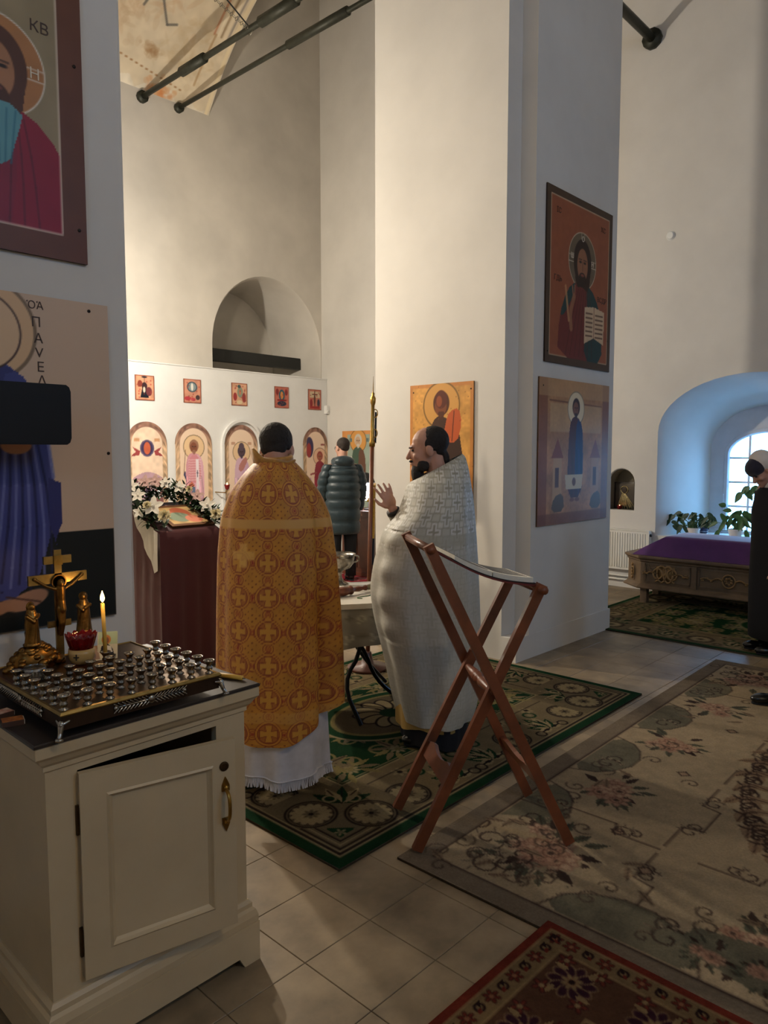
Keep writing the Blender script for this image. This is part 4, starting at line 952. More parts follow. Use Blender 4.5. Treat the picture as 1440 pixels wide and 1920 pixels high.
for ch_, x, z in (('О', 5.632, 3.375), ('Ѡ', 5.46, 3.215), ('Н', 5.80, 3.20)): text_mesh('inscription', ch_, .06, Matrix.Translation((x, 3.034, z)) @ RX, 'ink_pale', ic)
for ch_, x, z in (('ІС', 5.24, 3.52), ('ХС', 5.98, 3.52), ('ГДЬ', 5.24, 3.0), ('ВСДР', 5.98, 2.93)): text_mesh('inscription', ch_, .06, Matrix.Translation((x, 3.034, z)) @ RX, 'ink_dark', ic)
pins(ic, [(5.10, 3.035, 2.42), (6.10, 3.035, 2.6)], 'x')
# right pillar, lower: plain stand-in in the same warm colours
W, H = 1.172, 1.172; cv = Cv(W, H, .006, (176, 128, 84)); cv.mottle(.25, .12, 15); cv.mottle(.12, .02, 16); cv.rect(0, .13, 0, H, (128, 76, 52), .7); cv.rect(W - .12, W, 0, H, (118, 72, 56), .7); cv.rect(0, W, H - .14, H, (190, 152, 108), .6); cv.line([(.16, 1.0), (W - .14, .98)], .012, (120, 78, 52)); cv.rect(0, W, 0, .09, (110, 68, 48), .6)
cv.rect(.17, W - .14, .75, .98, (206, 176, 128), .5)
for x0, c in ((.22, (190, 150, 104)), (.86, (180, 138, 98))):
    cv.poly([(x0, .14), (x0 + .15, .14), (x0 + .14, .55), (x0 + .075, .68), (x0 + .01, .55)], c); cv.rect(x0 + .04, x0 + .10, .3, .46, (96, 60, 46)); cv.poly([(x0 - .02, .54), (x0 + .17, .54), (x0 + .075, .70)], (140, 78, 56))
    cv.poly([(x0 - .02, .10), (x0 + .2, .10), (x0 + .17, .26), (x0 + .02, .22)], (104, 86, 66), 1, 1)
saint(cv, .585, .16, .86, (84, 40, 40), (40, 52, 96), (126, 80, 56), (60, 36, 28), (222, 204, 168))
cv.poly([(.42, .40), (.72, .40), (.70, .28), (.44, .28)], (206, 190, 156)); cv.ell(.57, .34, .03, .035, (116, 70, 40))
ic = hang('wall_icon', cv, (4.99, 3.035, 1.043), 'x', 'worn ochre icon with a blue and maroon robed figure, lower one on the right pillar', (120, 84, 56)); pins(ic, [(5.05, 3.035, 2.15)], 'x')
# saint icon on the window wall beyond the pillar
W, H = .665, 1.25; cv = Cv(W, H, .009, (206, 142, 82)); cv.rect(.12, W - .03, .0, H - .06, (150, 164, 150)); cv.mottle(.08, .1)
saint(cv, .37, .02, 1.16, (72, 92, 78), (104, 74, 60), (190, 160, 130), (196, 190, 176), (206, 148, 78)); cv.poly([(.28, .1), (.42, .1), (.40, .5), (.33, .62)], (150, 172, 168), 1, 1)
for x, z in ((.2, 1.1), (.58, 1.1), (.2, .8), (.2, .7)): cv.rect(x - .03, x + .03, z - .03, z + .03, (96, 112, 110) if z > 1 else (222, 214, 198))
hang('wall_icon', cv, (8.385, 8.817, .735), 'y', 'icon of a white-bearded saint in green on the wall beside the icon screen', (150, 100, 60))
# icon screen: five small feast icons
def feast(k):
    W, H = .28, .335; cv = Cv(W, H, .006, (150, 84, 66)); cv.rect(.012, W - .012, .012, H - .012, ((206, 150, 118), (196, 140, 116), (200, 156, 126), (180, 104, 88), (176, 110, 92))[k]); cv.mottle(.15, .05, k)
    r = random.Random(k + 20)
    if k == 0:
        cv.poly([(.07, .03), (.2, .03), (.15, .2), (.11, .2)], (26, 30, 40)); cv.ell(.135, .19, .04, .05, (60, 40, 44)); cv.ell(.13, .14, .018, .04, (216, 200, 180)); cv.ell(.135, .31, .04, .012, (40, 40, 48)); cv.line([(.135, .30), (.135, .23)], .006, (60, 50, 50)); cv.ell(.07, .22, .035, .045, (130, 60, 48)); cv.ell(.2, .12, .045, .06, (110, 56, 60))
    elif k == 1:
        cv.ell(.135, .225, .085, .075, (70, 82, 92)); cv.ell(.135, .225, .065, .058, (128, 144, 148)); cv.ell(.135, .225, .02, .055, (222, 218, 208)); cv.ell(.06, .06, .05, .03, (176, 60, 70)); cv.ell(.15, .05, .04, .025, (180, 74, 84)); cv.ell(.225, .08, .035, .035, (70, 54, 56))
    elif k == 2:
        cv.ell(.15, .20, .05, .08, (132, 140, 120)); cv.ell(.06, .13, .035, .06, (150, 56, 56)); cv.ell(.22, .12, .035, .07, (140, 62, 58)); cv.ell(.14, .05, .05, .03, (206, 186, 150)); cv.ell(.135, .285, .03, .025, (60, 86, 84)); cv.ell(.15, .2, .02, .04, (180, 120, 90))
    elif k == 3:
        cv.ell(.14, .2, .06, .09, (44, 86, 100)); cv.ell(.14, .2, .03, .06, (196, 130, 70)); cv.rect(.05, .23, .11, .135, (120, 30, 34)); cv.ell(.14, .07, .09, .04, (40, 46, 64)); cv.ell(.05, .25, .03, .05, (120, 44, 44)); cv.ell(.23, .25, .03, .05, (120, 44, 44))
    else:
        cv.rect(.03, .25, .2, .3, (190, 170, 140)); cv.rect(.13, .145, .06, .31, (70, 40, 34)); cv.rect(.08, .2, .245, .26, (70, 40, 34)); cv.ell(.137, .17, .02, .08, (90, 54, 44)); cv.ell(.06, .11, .03, .07, (130, 40, 44)); cv.ell(.22, .11, .03, .07, (60, 54, 70)); cv.rect(.03, .25, .02, .06, (150, 46, 44))
    for q in range(14): cv.ell(.03 + .22 * r.random(), .03 + .27 * r.random(), .012, .012, (120 + 60 * r.random(), 60, 56), .6)
    return cv
for k, (x, lab) in enumerate(((4.924, 'small feast icon with a black-robed figure, first from the left pillar'), (5.66, 'small feast icon with a white figure in a grey oval on the icon screen'), (6.47, 'small feast icon in rose and green, middle of the upper row'), (7.28, 'small dark red feast icon with a blue oval on the icon screen'), (7.975, 'small feast icon with a cross, last before the wall corner'))):
    hang('feast_icon', feast(k), (x, SY - .012, 2.337), 'x', lab, (120, 80, 60), .011)['group'] = 'upper row of feast icons on the icon screen'
# arched icons
def arch_icon(c, paint, label, hw=.30, z0=.72, zs=1.75, rise=.30):
    H = zs + rise - z0; cv = Cv(2 * hw, H, .008, (228, 202, 178)); paint(cv, hw, H)
    x = cv.x; hcol = (zs - z0) + rise * np.sqrt(np.clip(1 - ((x - hw) / hw) ** 2, 0, 1)); nv = cv.ny
    V = np.linspace(0, 1, nv)[:, None] * hcol[None, :]; U = np.tile(x, (nv, 1))
    # border band follows the arch
    dist = np.minimum(np.minimum(U, 2 * hw - U), np.where(V > zs - z0, (1 - np.hypot((U - hw) / hw, (V - (zs - z0)) / rise)) * rise, 9))
    cols = cv.sample(U, V); band = np.clip((.075 - dist) / .008, 0, 1)[..., None]; nz_ = vnoise(U.shape, 5, 3)[..., None]; topm = np.clip((V - (zs - z0)) / .25 + .3, 0, 1)[..., None]
    bc = (np.array((190, 160, 128)) * (1 - topm) + np.array((138, 104, 90)) * topm) * (.75 + .5 * nz_); cols = cols * (1 - band) + bc * band
    P = np.stack([c - hw + U, np.full_like(U, SY - .012), z0 + V], -1); n = cv.nx
    rim = np.array([(c - hw + a, SY - .012, z0 + b) for a, b in zip(x, hcol)] + [(c - hw + a, SY - .001, z0 + b) for a, b in zip(x, hcol)])
    eq = [(k, k + 1, n + k + 1, n + k) for k in range(n - 1)]
    o = finish('arched_icon', grid_mesh('arched_icon', P, cols, False, (rim, eq, np.array((120, 90, 70), float))), 'vcol_print'); tag(o, label, 'icon', 'arched icons on the icon screen'); return o
def pa(cv, hw, H):
    cv.ell(hw, H - .36, .105, .115, (96, 84, 110)); cv.ell(hw, H - .36, .085, .095, (62, 52, 84)); cv.ell(hw, H - .36, .05, .085, (190, 96, 66))
    for sx in (-1, 1):
        cv.rect(hw + sx * .15 - .04, hw + sx * .15 + .04, H - .27, H - .225, (198, 150, 112)); cv.poly([(hw + sx * .1, H - .40), (hw + sx * .22, H - .34), (hw + sx * .17, H - .41), (hw + sx * .24, H - .47), (hw + sx * .12, H - .46)], (150, 66, 66))
    cv.poly([(.03, .1), (.03, .5), (.12, .60), (hw, .66), (.48, .60), (.57, .5), (.57, .1)], (176, 144, 156), 1, 1); cv.ell(.13, .36, .1, .2, (112, 78, 84)); cv.ell(.47, .36, .1, .2, (124, 82, 78)); cv.ell(.12, .2, .08, .16, (70, 62, 84))
    for dx in (-.07, .07): cv.ell(hw + dx, .46, .035, .04, (224, 196, 156)); cv.ell(hw + dx, .46, .02, .025, (90, 60, 50)); cv.ell(hw + dx, .3, .045, .14, (206, 172, 182))
    cv.ell(hw, .28, .05, .17, (56, 42, 66)); cv.mottle(.1, .05)
def pb(cv, hw, H):
    saint(cv, hw, .02, 1.06, (206, 150, 160), (214, 166, 182), (130, 80, 60), (150, 110, 90), (222, 190, 150)); cv.poly([(.2, .48), (.42, .48), (.40, .80), (.34, .88), (.26, .88), (.2, .78)], (204, 136, 146), 1, 1)
    for k in range(9):
        for j in range(9): cv.ell(.215 + .024 * k, .52 + .036 * j, .006, .008, (236, 222, 220), .8)
    cv.rect(.325, .375, .1, .82, (228, 214, 222)); cv.rect(.345, .356, .56, .66, (56, 48, 70)); cv.rect(.335, .366, .615, .625, (56, 48, 70)); cv.poly([(.2, .44), (.25, .5), (.3, .44), (.25, .36)], (196, 108, 84)); cv.poly([(.24, .1), (.3, .1), (.31, .42), (.26, .42)], (92, 108, 136)); cv.line([(.13, .62), (.16, .95)], .008, (110, 76, 60)); cv.poly([(.12, .6), (.17, .5), (.15, .66)], (60, 60, 92)); cv.poly([(.46, 0), (.56, 0), (.56, .24), (.50, .26)], (62, 84, 130))
def pc(cv, hw, H):
    saint(cv, hw, .02, .98, (206, 172, 190), (196, 160, 184), (84, 64, 74), (70, 58, 70), (220, 188, 150)); cv.ell(hw, 1.0, .05, .06, (86, 72, 84)); cv.poly([(.22, .68), (.36, .86), (.42, .8), (.3, .6)], (176, 120, 112), 1, 1)
    for sx in (-1, 1): cv.rect(hw + sx * .15 - .035, hw + sx * .15 + .035, 1.03, 1.07, (190, 150, 124))
def pd(cv, hw, H):
    saint(cv, .36, .02, .90, (142, 52, 66), (128, 44, 58), (160, 96, 76), (150, 70, 66), (222, 180, 150)); cv.ell(.13, 1.0, .09, .17, (66, 60, 90)); cv.ell(.12, .95, .05, .12, (150, 60, 60)); cv.line([(.28, .58), (.16, .55)], .03, (150, 80, 80)); cv.poly([(.1, .1), (.2, .1), (.18, .5), (.12, .5)], (196, 150, 170), 1, 1); cv.rect(.38, .48, 1.03, 1.06, (150, 90, 84))
arch_icon(5.075, pa, 'arched icon with a round medallion over a crowd, first behind the flowers')
arch_icon(5.805, pb, 'arched icon of a bishop in pink checked vestments on the icon screen')
arch_icon(6.63, pc, 'arched icon of a mauve-robed figure inside a raised white arch')
arch_icon(8.125, pd, 'arched icon of a figure in a crimson robe at the wall end', .268)
# red votive lamps before the icon screen
mat('ember', (255, 170, 120), emit=(255, 170, 110), estr=14)
mat('red_cup', (120, 14, 18), 0.15, coat=0.5)
for x, z, lab in ((4.80, 1.18, 'red glass votive lamp before the first arched icon'), (6.16, 1.17, 'red glass votive lamp left of the raised white arch')):
    t = thing('hanging_votive', lab, 'votive lamp', (x, 8.9, z - .07), group='votive lamps at the icon screen')
    MB().lathe([(.012, -.08), (.03, -.06), (.042, -.01), (.045, .0), (.038, -.004), (.026, -.05)], (x, 8.9, z), 18).build('red_cup', 'red_cup', t, True)
    MB().lathe([(.002, 0), (.011, .012), (.006, .03), (.001, .04)], (x, 8.9, z - .01), 10).build('flame', 'ember', t, True)
    MB().tube([(x, 8.9, z - .08), (x, 8.95, z - .12), (x, SY, z - .12)], .008, 6).build('bracket', 'brass', t)

# ------------------------------------------------------------------ icon desk with flowers
mat('maroon_cloth', (78, 22, 26), 0.85, sheen=0.3, var=0.12, scale=3)
an = thing('icon_desk', 'icon desk draped in dark red cloth behind the left pillar', 'lectern', (2.93, 4.93, 0))
ax_, bx_, ay_, by_ = 2.675, 3.185, 4.70, 5.18
mb = MB(); rings = []
def dr(e, zf, zb, wob=0):
    pts = []
    for (x0, y0), (x1, y1) in (((ax_ - e, ay_ - e), (bx_ + e, ay_ - e)), ((bx_ + e, ay_ - e), (bx_ + e, by_ + e)), ((bx_ + e, by_ + e), (ax_ - e, by_ + e)), ((ax_ - e, by_ + e), (ax_ - e, ay_ - e))):
        for k in range(12):
            t_ = k / 12; x, y = x0 + (x1 - x0) * t_, y0 + (y1 - y0) * t_; q = wob * math.sin(k * 2.1 + x0 * 5)
            nx_, ny_ = (y1 - y0), -(x1 - x0); l_ = math.hypot(nx_, ny_); x += nx_ / l_ * q; y += ny_ / l_ * q
            pts.append((x, y, zf + (zb - zf) * (y - ay_) / (by_ - ay_)))
    return pts
mb.loft([dr(.01, .02, .02, .012), dr(.008, .5, .5, .008), dr(0, .95, 1.0, .002), dr(0, 1.045, 1.235), dr(-.02, 1.055, 1.245)])
mb.build('cloth_cover', 'maroon_cloth', an, auto=50)
cv = Cv(.36, .34, .006, (190, 158, 108)); cv.mottle(.25, .06); cv.frame(0, .03, (96, 62, 40)); cv.ell(.18, .2, .08, .1, (176, 96, 70)); cv.ell(.14, .14, .09, .08, (120, 132, 110)); cv.ell(.24, .1, .07, .06, (196, 120, 96))
sl = math.atan2(.19, .48)
o = panel('desk_icon', cv, (0, 0, 0), 'f', .02, 'vcol_print', None, (84, 54, 36)); o.location = (2.80, 4.735, 1.092); o.rotation_euler = (sl, 0, .0); tag(o, 'painted icon lying on the icon desk among the flowers', 'icon')
mat('white_satin', (206, 200, 186), 0.5, sheen=0.3, var=0.06, scale=8)
cl = MB(); n = 10; pts = [(4.74, 1.06), (5.08, 1.10)]
q = []
for k in range(n + 1):
    t_ = k / n; y = 4.70 + .34 * t_; top_ = 1.055 + .19 * (y - ay_) / .48; dep = .29 * max(0, 1 - abs(t_ - .12) / .88) + .02
    q.append([(ax_ - .016 - .006 * math.sin(k * 2.2), y, top_ + .004), (ax_ - .020 - .010 * math.sin(k * 2.2), y, top_ - dep * .5), (ax_ - .022 - .008 * math.sin(k * 1.7), y, top_ - dep)])
cl.loft(q, cap=False, closed=False); tag(cl.build('white_napkin', 'white_satin', None, True), 'white satin cloth corner hanging over the side of the icon desk', 'cloth')
mat('leaf_dark', (38, 62, 32), 0.5, var=0.35, scale=25); mat('petal_white', (226, 220, 206), 0.6, sheen=0.2, var=0.08, scale=40); mat('petal_cream', (222, 210, 170), 0.6, var=0.1, scale=40); mat('petal_pink', (206, 168, 160), 0.6, var=0.2, scale=40)
def leaf_geo(mb, c, d, up, L, wd, bend=.25):
    c, d, up = Vector(c), Vector(d).normalized(), Vector(up); x = d.cross(up).normalized(); nrm = x.cross(d)
    pts = [c, c + d * L * .35 + x * wd / 2 + nrm * .02 * L, c + d * L * .75 + x * wd * .35 - nrm * bend * .4 * L, c + d * L - nrm * bend * L, c + d * L * .75 - x * wd * .35 - nrm * bend * .4 * L, c + d * L * .35 - x * wd / 2 + nrm * .02 * L, c + d * L * .35 - nrm * .03 * L, c + d * L * .75 - nrm * (bend * .4 + .04) * L]
    mb.add(pts, [(0, 1, 6), (0, 6, 5), (1, 2, 7, 6), (6, 7, 4, 5), (2, 3, 7), (7, 3, 4)])
gar = thing('flower_garland', 'garland of white orchids and greenery round the icon on the red desk', 'flower garland', (2.93, 4.95, 1.15))
def top_z(y): return 1.06 + .19 * (y - ay_) / .48
path = [(2.70, 4.74), (2.69, 4.95), (2.72, 5.14), (2.85, 5.20), (3.0, 5.2), (3.13, 5.16), (3.17, 5.0), (3.18, 4.85), (3.17, 4.73)]
rr = random.Random(11); fo = MB()
for k in range(900):
    s_ = rr.random() * (len(path) - 1); i_ = int(s_); f_ = s_ - i_; x = path[i_][0] * (1 - f_) + path[i_ + 1][0] * f_ + rr.gauss(0, .035); y = path[i_][1] * (1 - f_) + path[i_ + 1][1] * f_ + rr.gauss(0, .035)
    hgt = (.13 if 1.5 < s_ < 5.5 else .07) * rr.random(); d = Vector((rr.gauss(0, 1), rr.gauss(0, 1), rr.gauss(.35, .6)))
    leaf_geo(fo, (x, y, top_z(min(y, by_)) + .01 + hgt), d, (0, 0, 1), .05 + .035 * rr.random(), .022 + .012 * rr.random(), rr.random() * .4)
fo.build('foliage', 'leaf_dark', gar)['kind'] = 'stuff'
def flower(c, s_, kind, name='flower'):
    mb = MB(); vd = Vector((-.7, -.65, .45)).normalized(); x = vd.cross(Vector((0, 0, 1))).normalized(); y = x.cross(vd)
    if kind == 'carnation':
        for k in range(46):
            a = rr.random() * 6.28; e = rr.random(); d = (x * math.cos(a) + y * math.sin(a)) * e + vd * (1.15 - e * .7)
            leaf_geo(mb, Vector(c) + d * s_ * .25, d, vd + x * .1, s_ * .55, s_ * .4, .2)
    else:
        for k in range(5):
            a = PI / 2 + k * 2 * PI / 5; d = x * math.cos(a) + y * math.sin(a) + vd * .25; leaf_geo(mb, Vector(c), d, vd, s_, s_ * .62, .15)
        mb.ell(tuple(Vector(c) + vd * s_ * .12), (s_ * .16,) * 3, None, 8, 6)
    return mb.build(name, {'orchid': 'petal_white', 'pink': 'petal_pink', 'carnation': 'petal_cream'}[kind], gar)
for x, y, dz, s_, kd in ((2.69, 4.99, .12, .05, 'orchid'), (2.84, 5.16, .14, .055, 'pink'), (2.93, 5.17, .14, .055, 'pink'), (2.72, 4.83, .11, .07, 'orchid'), (2.75, 4.72, .08, .06, 'carnation'), (2.69, 4.86, .10, .04, 'carnation'), (3.02, 5.18, .12, .045, 'orchid'), (3.12, 5.14, .10, .05, 'orchid'), (3.18, 4.98, .10, .05, 'pink'), (3.19, 4.86, .08, .06, 'orchid'), (3.19, 4.74, .06, .06, 'carnation'), (2.70, 5.10, .14, .05, 'orchid'), (3.17, 5.07, .11, .04, 'carnation'), (2.66, 4.92, .03, .045, 'orchid')):
    flower((x - .035, y - .035, top_z(min(y, by_)) + dz + .02), s_ * 1.15, kd)

# ------------------------------------------------------------------ covered table with water bowl
TU = Vector((.83, -.557, 0)).normalized(); TV = Vector((.557, .83, 0)).normalized(); tn = Vector((2.954, 3.003, 0))
tc_ = tn + TV * .36 + TU * .02; TA = math.atan2(TU.y, TU.x)
mat('black_tube', (16, 16, 17), 0.4, 0.4)
mat('brocade_grey', (150, 146, 132), 0.55, col2=(126, 122, 108), scale=14, sheen=0.3)
tb = thing('folding_table', 'small folding table under grey brocade between the clergymen', 'table', (tc_.x, tc_.y, 0), TA)
MB().cham(-.36, .36, -.35, .35, .715, .735, .004).build('table_top', 'cab_inside', tb, world=False)
def lg(*pts): return MB().tube(rounded([Vector(p) for p in pts], False, 2), .0125, 8).build('leg', 'black_tube', tb)
lg((3.16, 3.24, .71), (3.018, 2.998, .47), (2.90, 3.06, .27), (2.958, 2.962, .026))
lg((2.86, 3.10, .71), (3.018, 3.0, .48), (3.13, 3.014, .25), (3.334, 2.983, .08), (3.42, 2.96, .026))
lg((3.45, 3.75, .71), (3.35, 3.5, .45), (3.2, 3.56, .25), (3.24, 3.42, .026)); lg((3.15, 3.6, .71), (3.35, 3.5, .46), (3.45, 3.45, .25), (3.66, 3.42, .026))
cv = Cv(3.0, .42, .01, (142, 138, 124)); cv.mottle(.14, .05, 3)
for k in range(20):
    for j in range(2):
        x, z = .09 + .15 * k + .07 * j, .10 + .17 * j; cv.rect(x - .03, x + .03, z - .008, z + .008, (116, 110, 96)); cv.rect(x - .008, x + .008, z - .03, z + .03, (116, 110, 96)); cv.ring(x + .07, z, .022, .01, (186, 180, 160)); cv.line([(x + .05, z - .05), (x + .09, z - .02)], .012, (190, 184, 160))
per = []
for (x0, y0), (x1, y1) in (((-.37, -.36), (.37, -.36)), ((.37, -.36), (.37, .36)), ((.37, .36), (-.37, .36)), ((-.37, .36), (-.37, -.36))):
    for k in range(40): per.append((x0 + (x1 - x0) * k / 40, y0 + (y1 - y0) * k / 40))
per = np.array(per); m_ = len(per); rows = 26; P = np.zeros((rows, m_, 3)); ln = np.arange(m_) * 2.92 / m_; C_ = np.zeros((rows, m_, 3))
for r_ in range(rows):
    t_ = r_ / (rows - 1); o_ = 1 + .03 * t_ + .022 * t_ * np.sin(np.arange(m_) * .55); P[r_, :, 0] = per[:, 0] * o_; P[r_, :, 1] = per[:, 1] * o_; P[r_, :, 2] = .741 - .255 * t_ - .012 * t_ * np.sin(np.arange(m_) * .16); C_[r_] = cv.sample(ln, np.full(m_, .40 * (1 - t_)))
finish('hanging_cloth', grid_mesh('hanging_cloth', P, C_, True), 'vcol_fabric', tb, True, False)
MB().box(-.372, .372, -.362, .362, .7352, .7425).build('cloth_top', 'brocade_grey', tb, world=False)
M = Matrix.Translation((tc_.x, tc_.y, 0)) @ Matrix.Rotation(TA, 4, 'Z')
mb = MB(); mb.box(-.30, .30, -.366, .30, .7426, .7455, M); mb.box(-.30, .30, -.3735, -.366, .715, .7455, M)
tag(mb.build('white_runner', 'white_satin'), 'white cloth laid over the brocade table', 'cloth')
bw = Vector((3.33, 3.54, .746)); bo = thing('water_bowl', 'silver footed bowl on the covered table', 'bowl', bw)
MB().lathe([(.062, 0), (.06, .006), (.035, .02), (.02, .045), (.018, .075), (.03, .092), (.075, .11), (.098, .14), (.104, .18), (.112, .205), (.108, .207), (.098, .18), (.09, .145), (.06, .118), (.0, .112)], bw, 32).build('bowl', 'silver', bo, True)
for sx in (-1, 1):
    p = bw + Vector((TU.x, TU.y, 0)) * sx * .107; MB().tube(rounded([p + Vector((0, 0, .19)), p + TU * sx * .03 + Vector((0, 0, .185)), p + TU * sx * .025 + Vector((0, 0, .15)), p - TU * sx * .008 + Vector((0, 0, .145))]), .006, 8).build('handle', 'silver', bo, True)
MB().lathe([(.0, .168), (.097, .170)], bw, 24).build('water', 'silver', bo)
mat('turned_wood', (118, 60, 34), 0.35, coat=0.3, var=0.25, scale=20)
p0, p1 = Vector((2.98, 3.215, .776)), Vector((3.25, 3.20, .776)); ax_d = (p1 - p0); L_ = ax_d.length; M = Matrix.Translation(p0) @ ax_d.to_track_quat('Z', 'Y').to_matrix().to_4x4()
sp = thing('sprinkler', 'brush sprinkler with a turned wooden handle on the white cloth', 'sprinkler', (3.1, 3.2, .746))
MB().lathe([(.018, 0), (.026, .03), (.030, .07), (.026, .11), (.020, .122), (.028, .130), (.028, .140), (.012, .146), (.016, .18), (.018, .20), (.011, .235), (.016, .25), (.018, .262), (.010, L_)], n=18, M=M).build('handle', 'turned_wood', sp, True)
mat('bristle', (150, 140, 110), 0.9); mat('green_cord', (70, 110, 70), 0.8)
mb = MB()
for k in range(40): a = rr.random() * 6.28; q = rr.random() * .014; mb.tube([M @ Vector((q * math.cos(a), q * math.sin(a), L_ - .01)), M @ Vector((1.9 * q * math.cos(a), 1.9 * q * math.sin(a), L_ + .07))], .0016, 4)
mb.build('bristles', 'bristle', sp)
tag(MB().tube(rounded([(3.08, 3.07, .7485), (3.06, 3.10, .7485), (3.10, 3.12, .7485), (3.16, 3.10, .7485), (3.22, 3.12, .7485), (3.27, 3.13, .7485)]), .0025, 6).build('green_cord', 'green_cord'), 'thin green cord loop on the white table cloth', 'cord')

# ------------------------------------------------------------------ processional banner seen edge on
mat('desk_wood', (92, 46, 28), 0.4, coat=0.2, var=0.25, scale=5); mat('pole_wood', (120, 66, 38), 0.4, coat=0.2, var=0.25, scale=8)
bn = thing('processional_banner', 'tall wooden banner pole with brass finial beside the lit pillar', 'banner', (3.83, 3.77, 0))
pb0, pb1 = Vector((3.83, 3.765, .02)), Vector((3.962, 3.842, 1.70)); dv = (pb1 - pb0).normalized()
MB().tube([pb0, pb1], .017, 12).build('pole', 'pole_wood', bn, True)
MB().lathe([(.15, 0), (.15, .02), (.05, .035), (.03, .12), (.026, .13)], (3.83, 3.765, .0125), 24).build('stand_foot', 'desk_wood', bn, True)
M = Matrix.Translation(pb1) @ dv.to_track_quat('Z', 'Y').to_matrix().to_4x4()
MB().lathe([(.022, -.03), (.024, 0), (.016, .02), (.013, .28), (.020, .30), (.022, .335), (.010, .355), (.012, .37), (.004, .38), (.0012, .50)], n=14, M=M).build('finial', 'brass', bn, True)
for z in (.07, .22): MB().tube([M @ Vector((-.02 + .018 * math.cos(t), 0, z + .03 * math.sin(t))) for t in np.linspace(0, 2 * PI, 17)], .004, 6).build('scroll', 'brass', bn, True)
vx = Vector((math.cos(VIEW), math.sin(VIEW), 0)); sd = Vector((math.sin(VIEW), -math.cos(VIEW), 0)) * .026
def edge_cloth(z0, z1, m_, nm, w0=.02, w1=.42, th=.008):
    c0 = Vector((3.90, 3.81, 0)) + sd; mb = MB(); q = []
    for z in (z0, z1): o_ = Vector((.132, .077, 0)) * ((z - .9) / 1.7); q.append([tuple(c0 + o_ + vx * a + sd.normalized() * b + Vector((0, 0, z))) for a, b in ((w0, -th), (w1, -th), (w1, th), (w0, th))])
    mb.loft(q); return mb.build(nm, m_, bn)
mat('gold_braid', (206, 160, 60), 0.4, 0.4, var=0.2, scale=80); mat('navy_velvet', (22, 28, 40), 0.9, sheen=0.3)
edge_cloth(.98, 1.38, 'gold_braid', 'gold_braid'); edge_cloth(.78, .98, 'navy_velvet', 'banner_cloth'); edge_cloth(1.70, 1.93, 'navy_velvet', 'banner_cloth', .0, .3, .006)

# ------------------------------------------------------------------ folding reading stand with open book
mat('stand_wood', (126, 68, 40), 0.38, coat=0.25, var=0.3, scale=7)
rs = thing('reading_stand', 'folding wooden reading stand with crossed legs on the rug edge', 'reading stand', (2.5, 1.8, 0))
l1, l2, l3, l4 = Vector((2.367, 2.145, .024)), Vector((2.149, 1.832, .022)), Vector((2.876, 1.767, .022)), Vector((2.636, 1.431, .022))
tl, tl2, tr, tr2 = Vector((2.417, 2.123, 1.25)), Vector((2.181, 1.805, 1.247)), Vector((2.776, 1.828, 1.059)), Vector((2.534, 1.516, 1.078))
ud = (l1 - l2).normalized()
for a, b, off in ((l1, tr, -.012), (l2, tr2, .014), (l3, tl, .012), (l4, tl2, -.012)):
    d = (b - a).normalized(); MB().bar(a + ud * off, b + d * .02 + ud * off, .042, .024, ud).build('leg', 'stand_wood', rs)
for a, b in ((tl, tl2), (tr, tr2)):
    MB().tube([a + ud * .03, b - ud * .03], .017, 10).build('top_rail', 'stand_wood', rs, True)
for (a, b), (c, d), f1, f2 in (((l1, tr), (l2, tr2), .262, .262), ((l3, tl), (l4, tl2), .215, .21)):
    p, q = a.lerp(b, f1), c.lerp(d, f2); leg = (b - a).normalized(); mb = MB(); pr_ = []
    for k in range(13):
        t_ = k / 12; hgt = .03 + .022 * math.exp(-((t_ - .22) / .13) ** 2) + .022 * math.exp(-((t_ - .78) / .13) ** 2); pr_.append((p.lerp(q, t_), hgt))
    nn = leg.cross(ud).normalized() * .009
    mb.loft([[tuple(c_ + leg * h_ + nn), tuple(c_ + leg * h_ - nn), tuple(c_ - leg * .03 - nn), tuple(c_ - leg * .03 + nn)] for c_, h_ in pr_]); mb.build('stretcher_board', 'stand_wood', rs)
p, q = l2.lerp(tr2, .608), l1.lerp(tr, .62); d = (q - p); M = Matrix.Translation(p) @ d.to_track_quat('Z', 'Y').to_matrix().to_4x4(); L_ = d.length
MB().lathe([(.010, 0), (.016, L_ * .12), (.024, L_ * .36), (.017, L_ * .43), (.026, L_ * .455), (.026, L_ * .48), (.018, L_ * .5), (.026, L_ * .52), (.026, L_ * .545), (.017, L_ * .57), (.024, L_ * .64), (.016, L_ * .88), (.010, L_)], n=18, M=M).build('spindle', 'stand_wood', rs, True)
mat('sling', (112, 40, 34), 0.7, var=0.2, scale=20)
def sag(t_, s_, lift=0.0):
    a = tl.lerp(tl2, s_); b = tr.lerp(tr2, s_); p = a.lerp(b, t_); p = p + Vector((0, 0, -.042 * math.sin(PI * t_) + lift)); return p
mb = MB(); mb.loft([[tuple(sag(k / 14, s_, .016 - (.006 if j_ else 0))) for s_ in (.04, .96)] + [tuple(sag(k / 14, s_, .010 - .0)) for s_ in (.96, .04)] for k in range(15) for j_ in (0,)]); mb.build('leather_sling', 'sling', rs)
mat('paper', (214, 208, 192), 0.8, var=0.06, scale=30); mat('book_cover', (44, 30, 28), 0.5)
bk = thing('open_book', 'open book with printed white pages lying on the reading stand', 'book', sag(.55, .5))
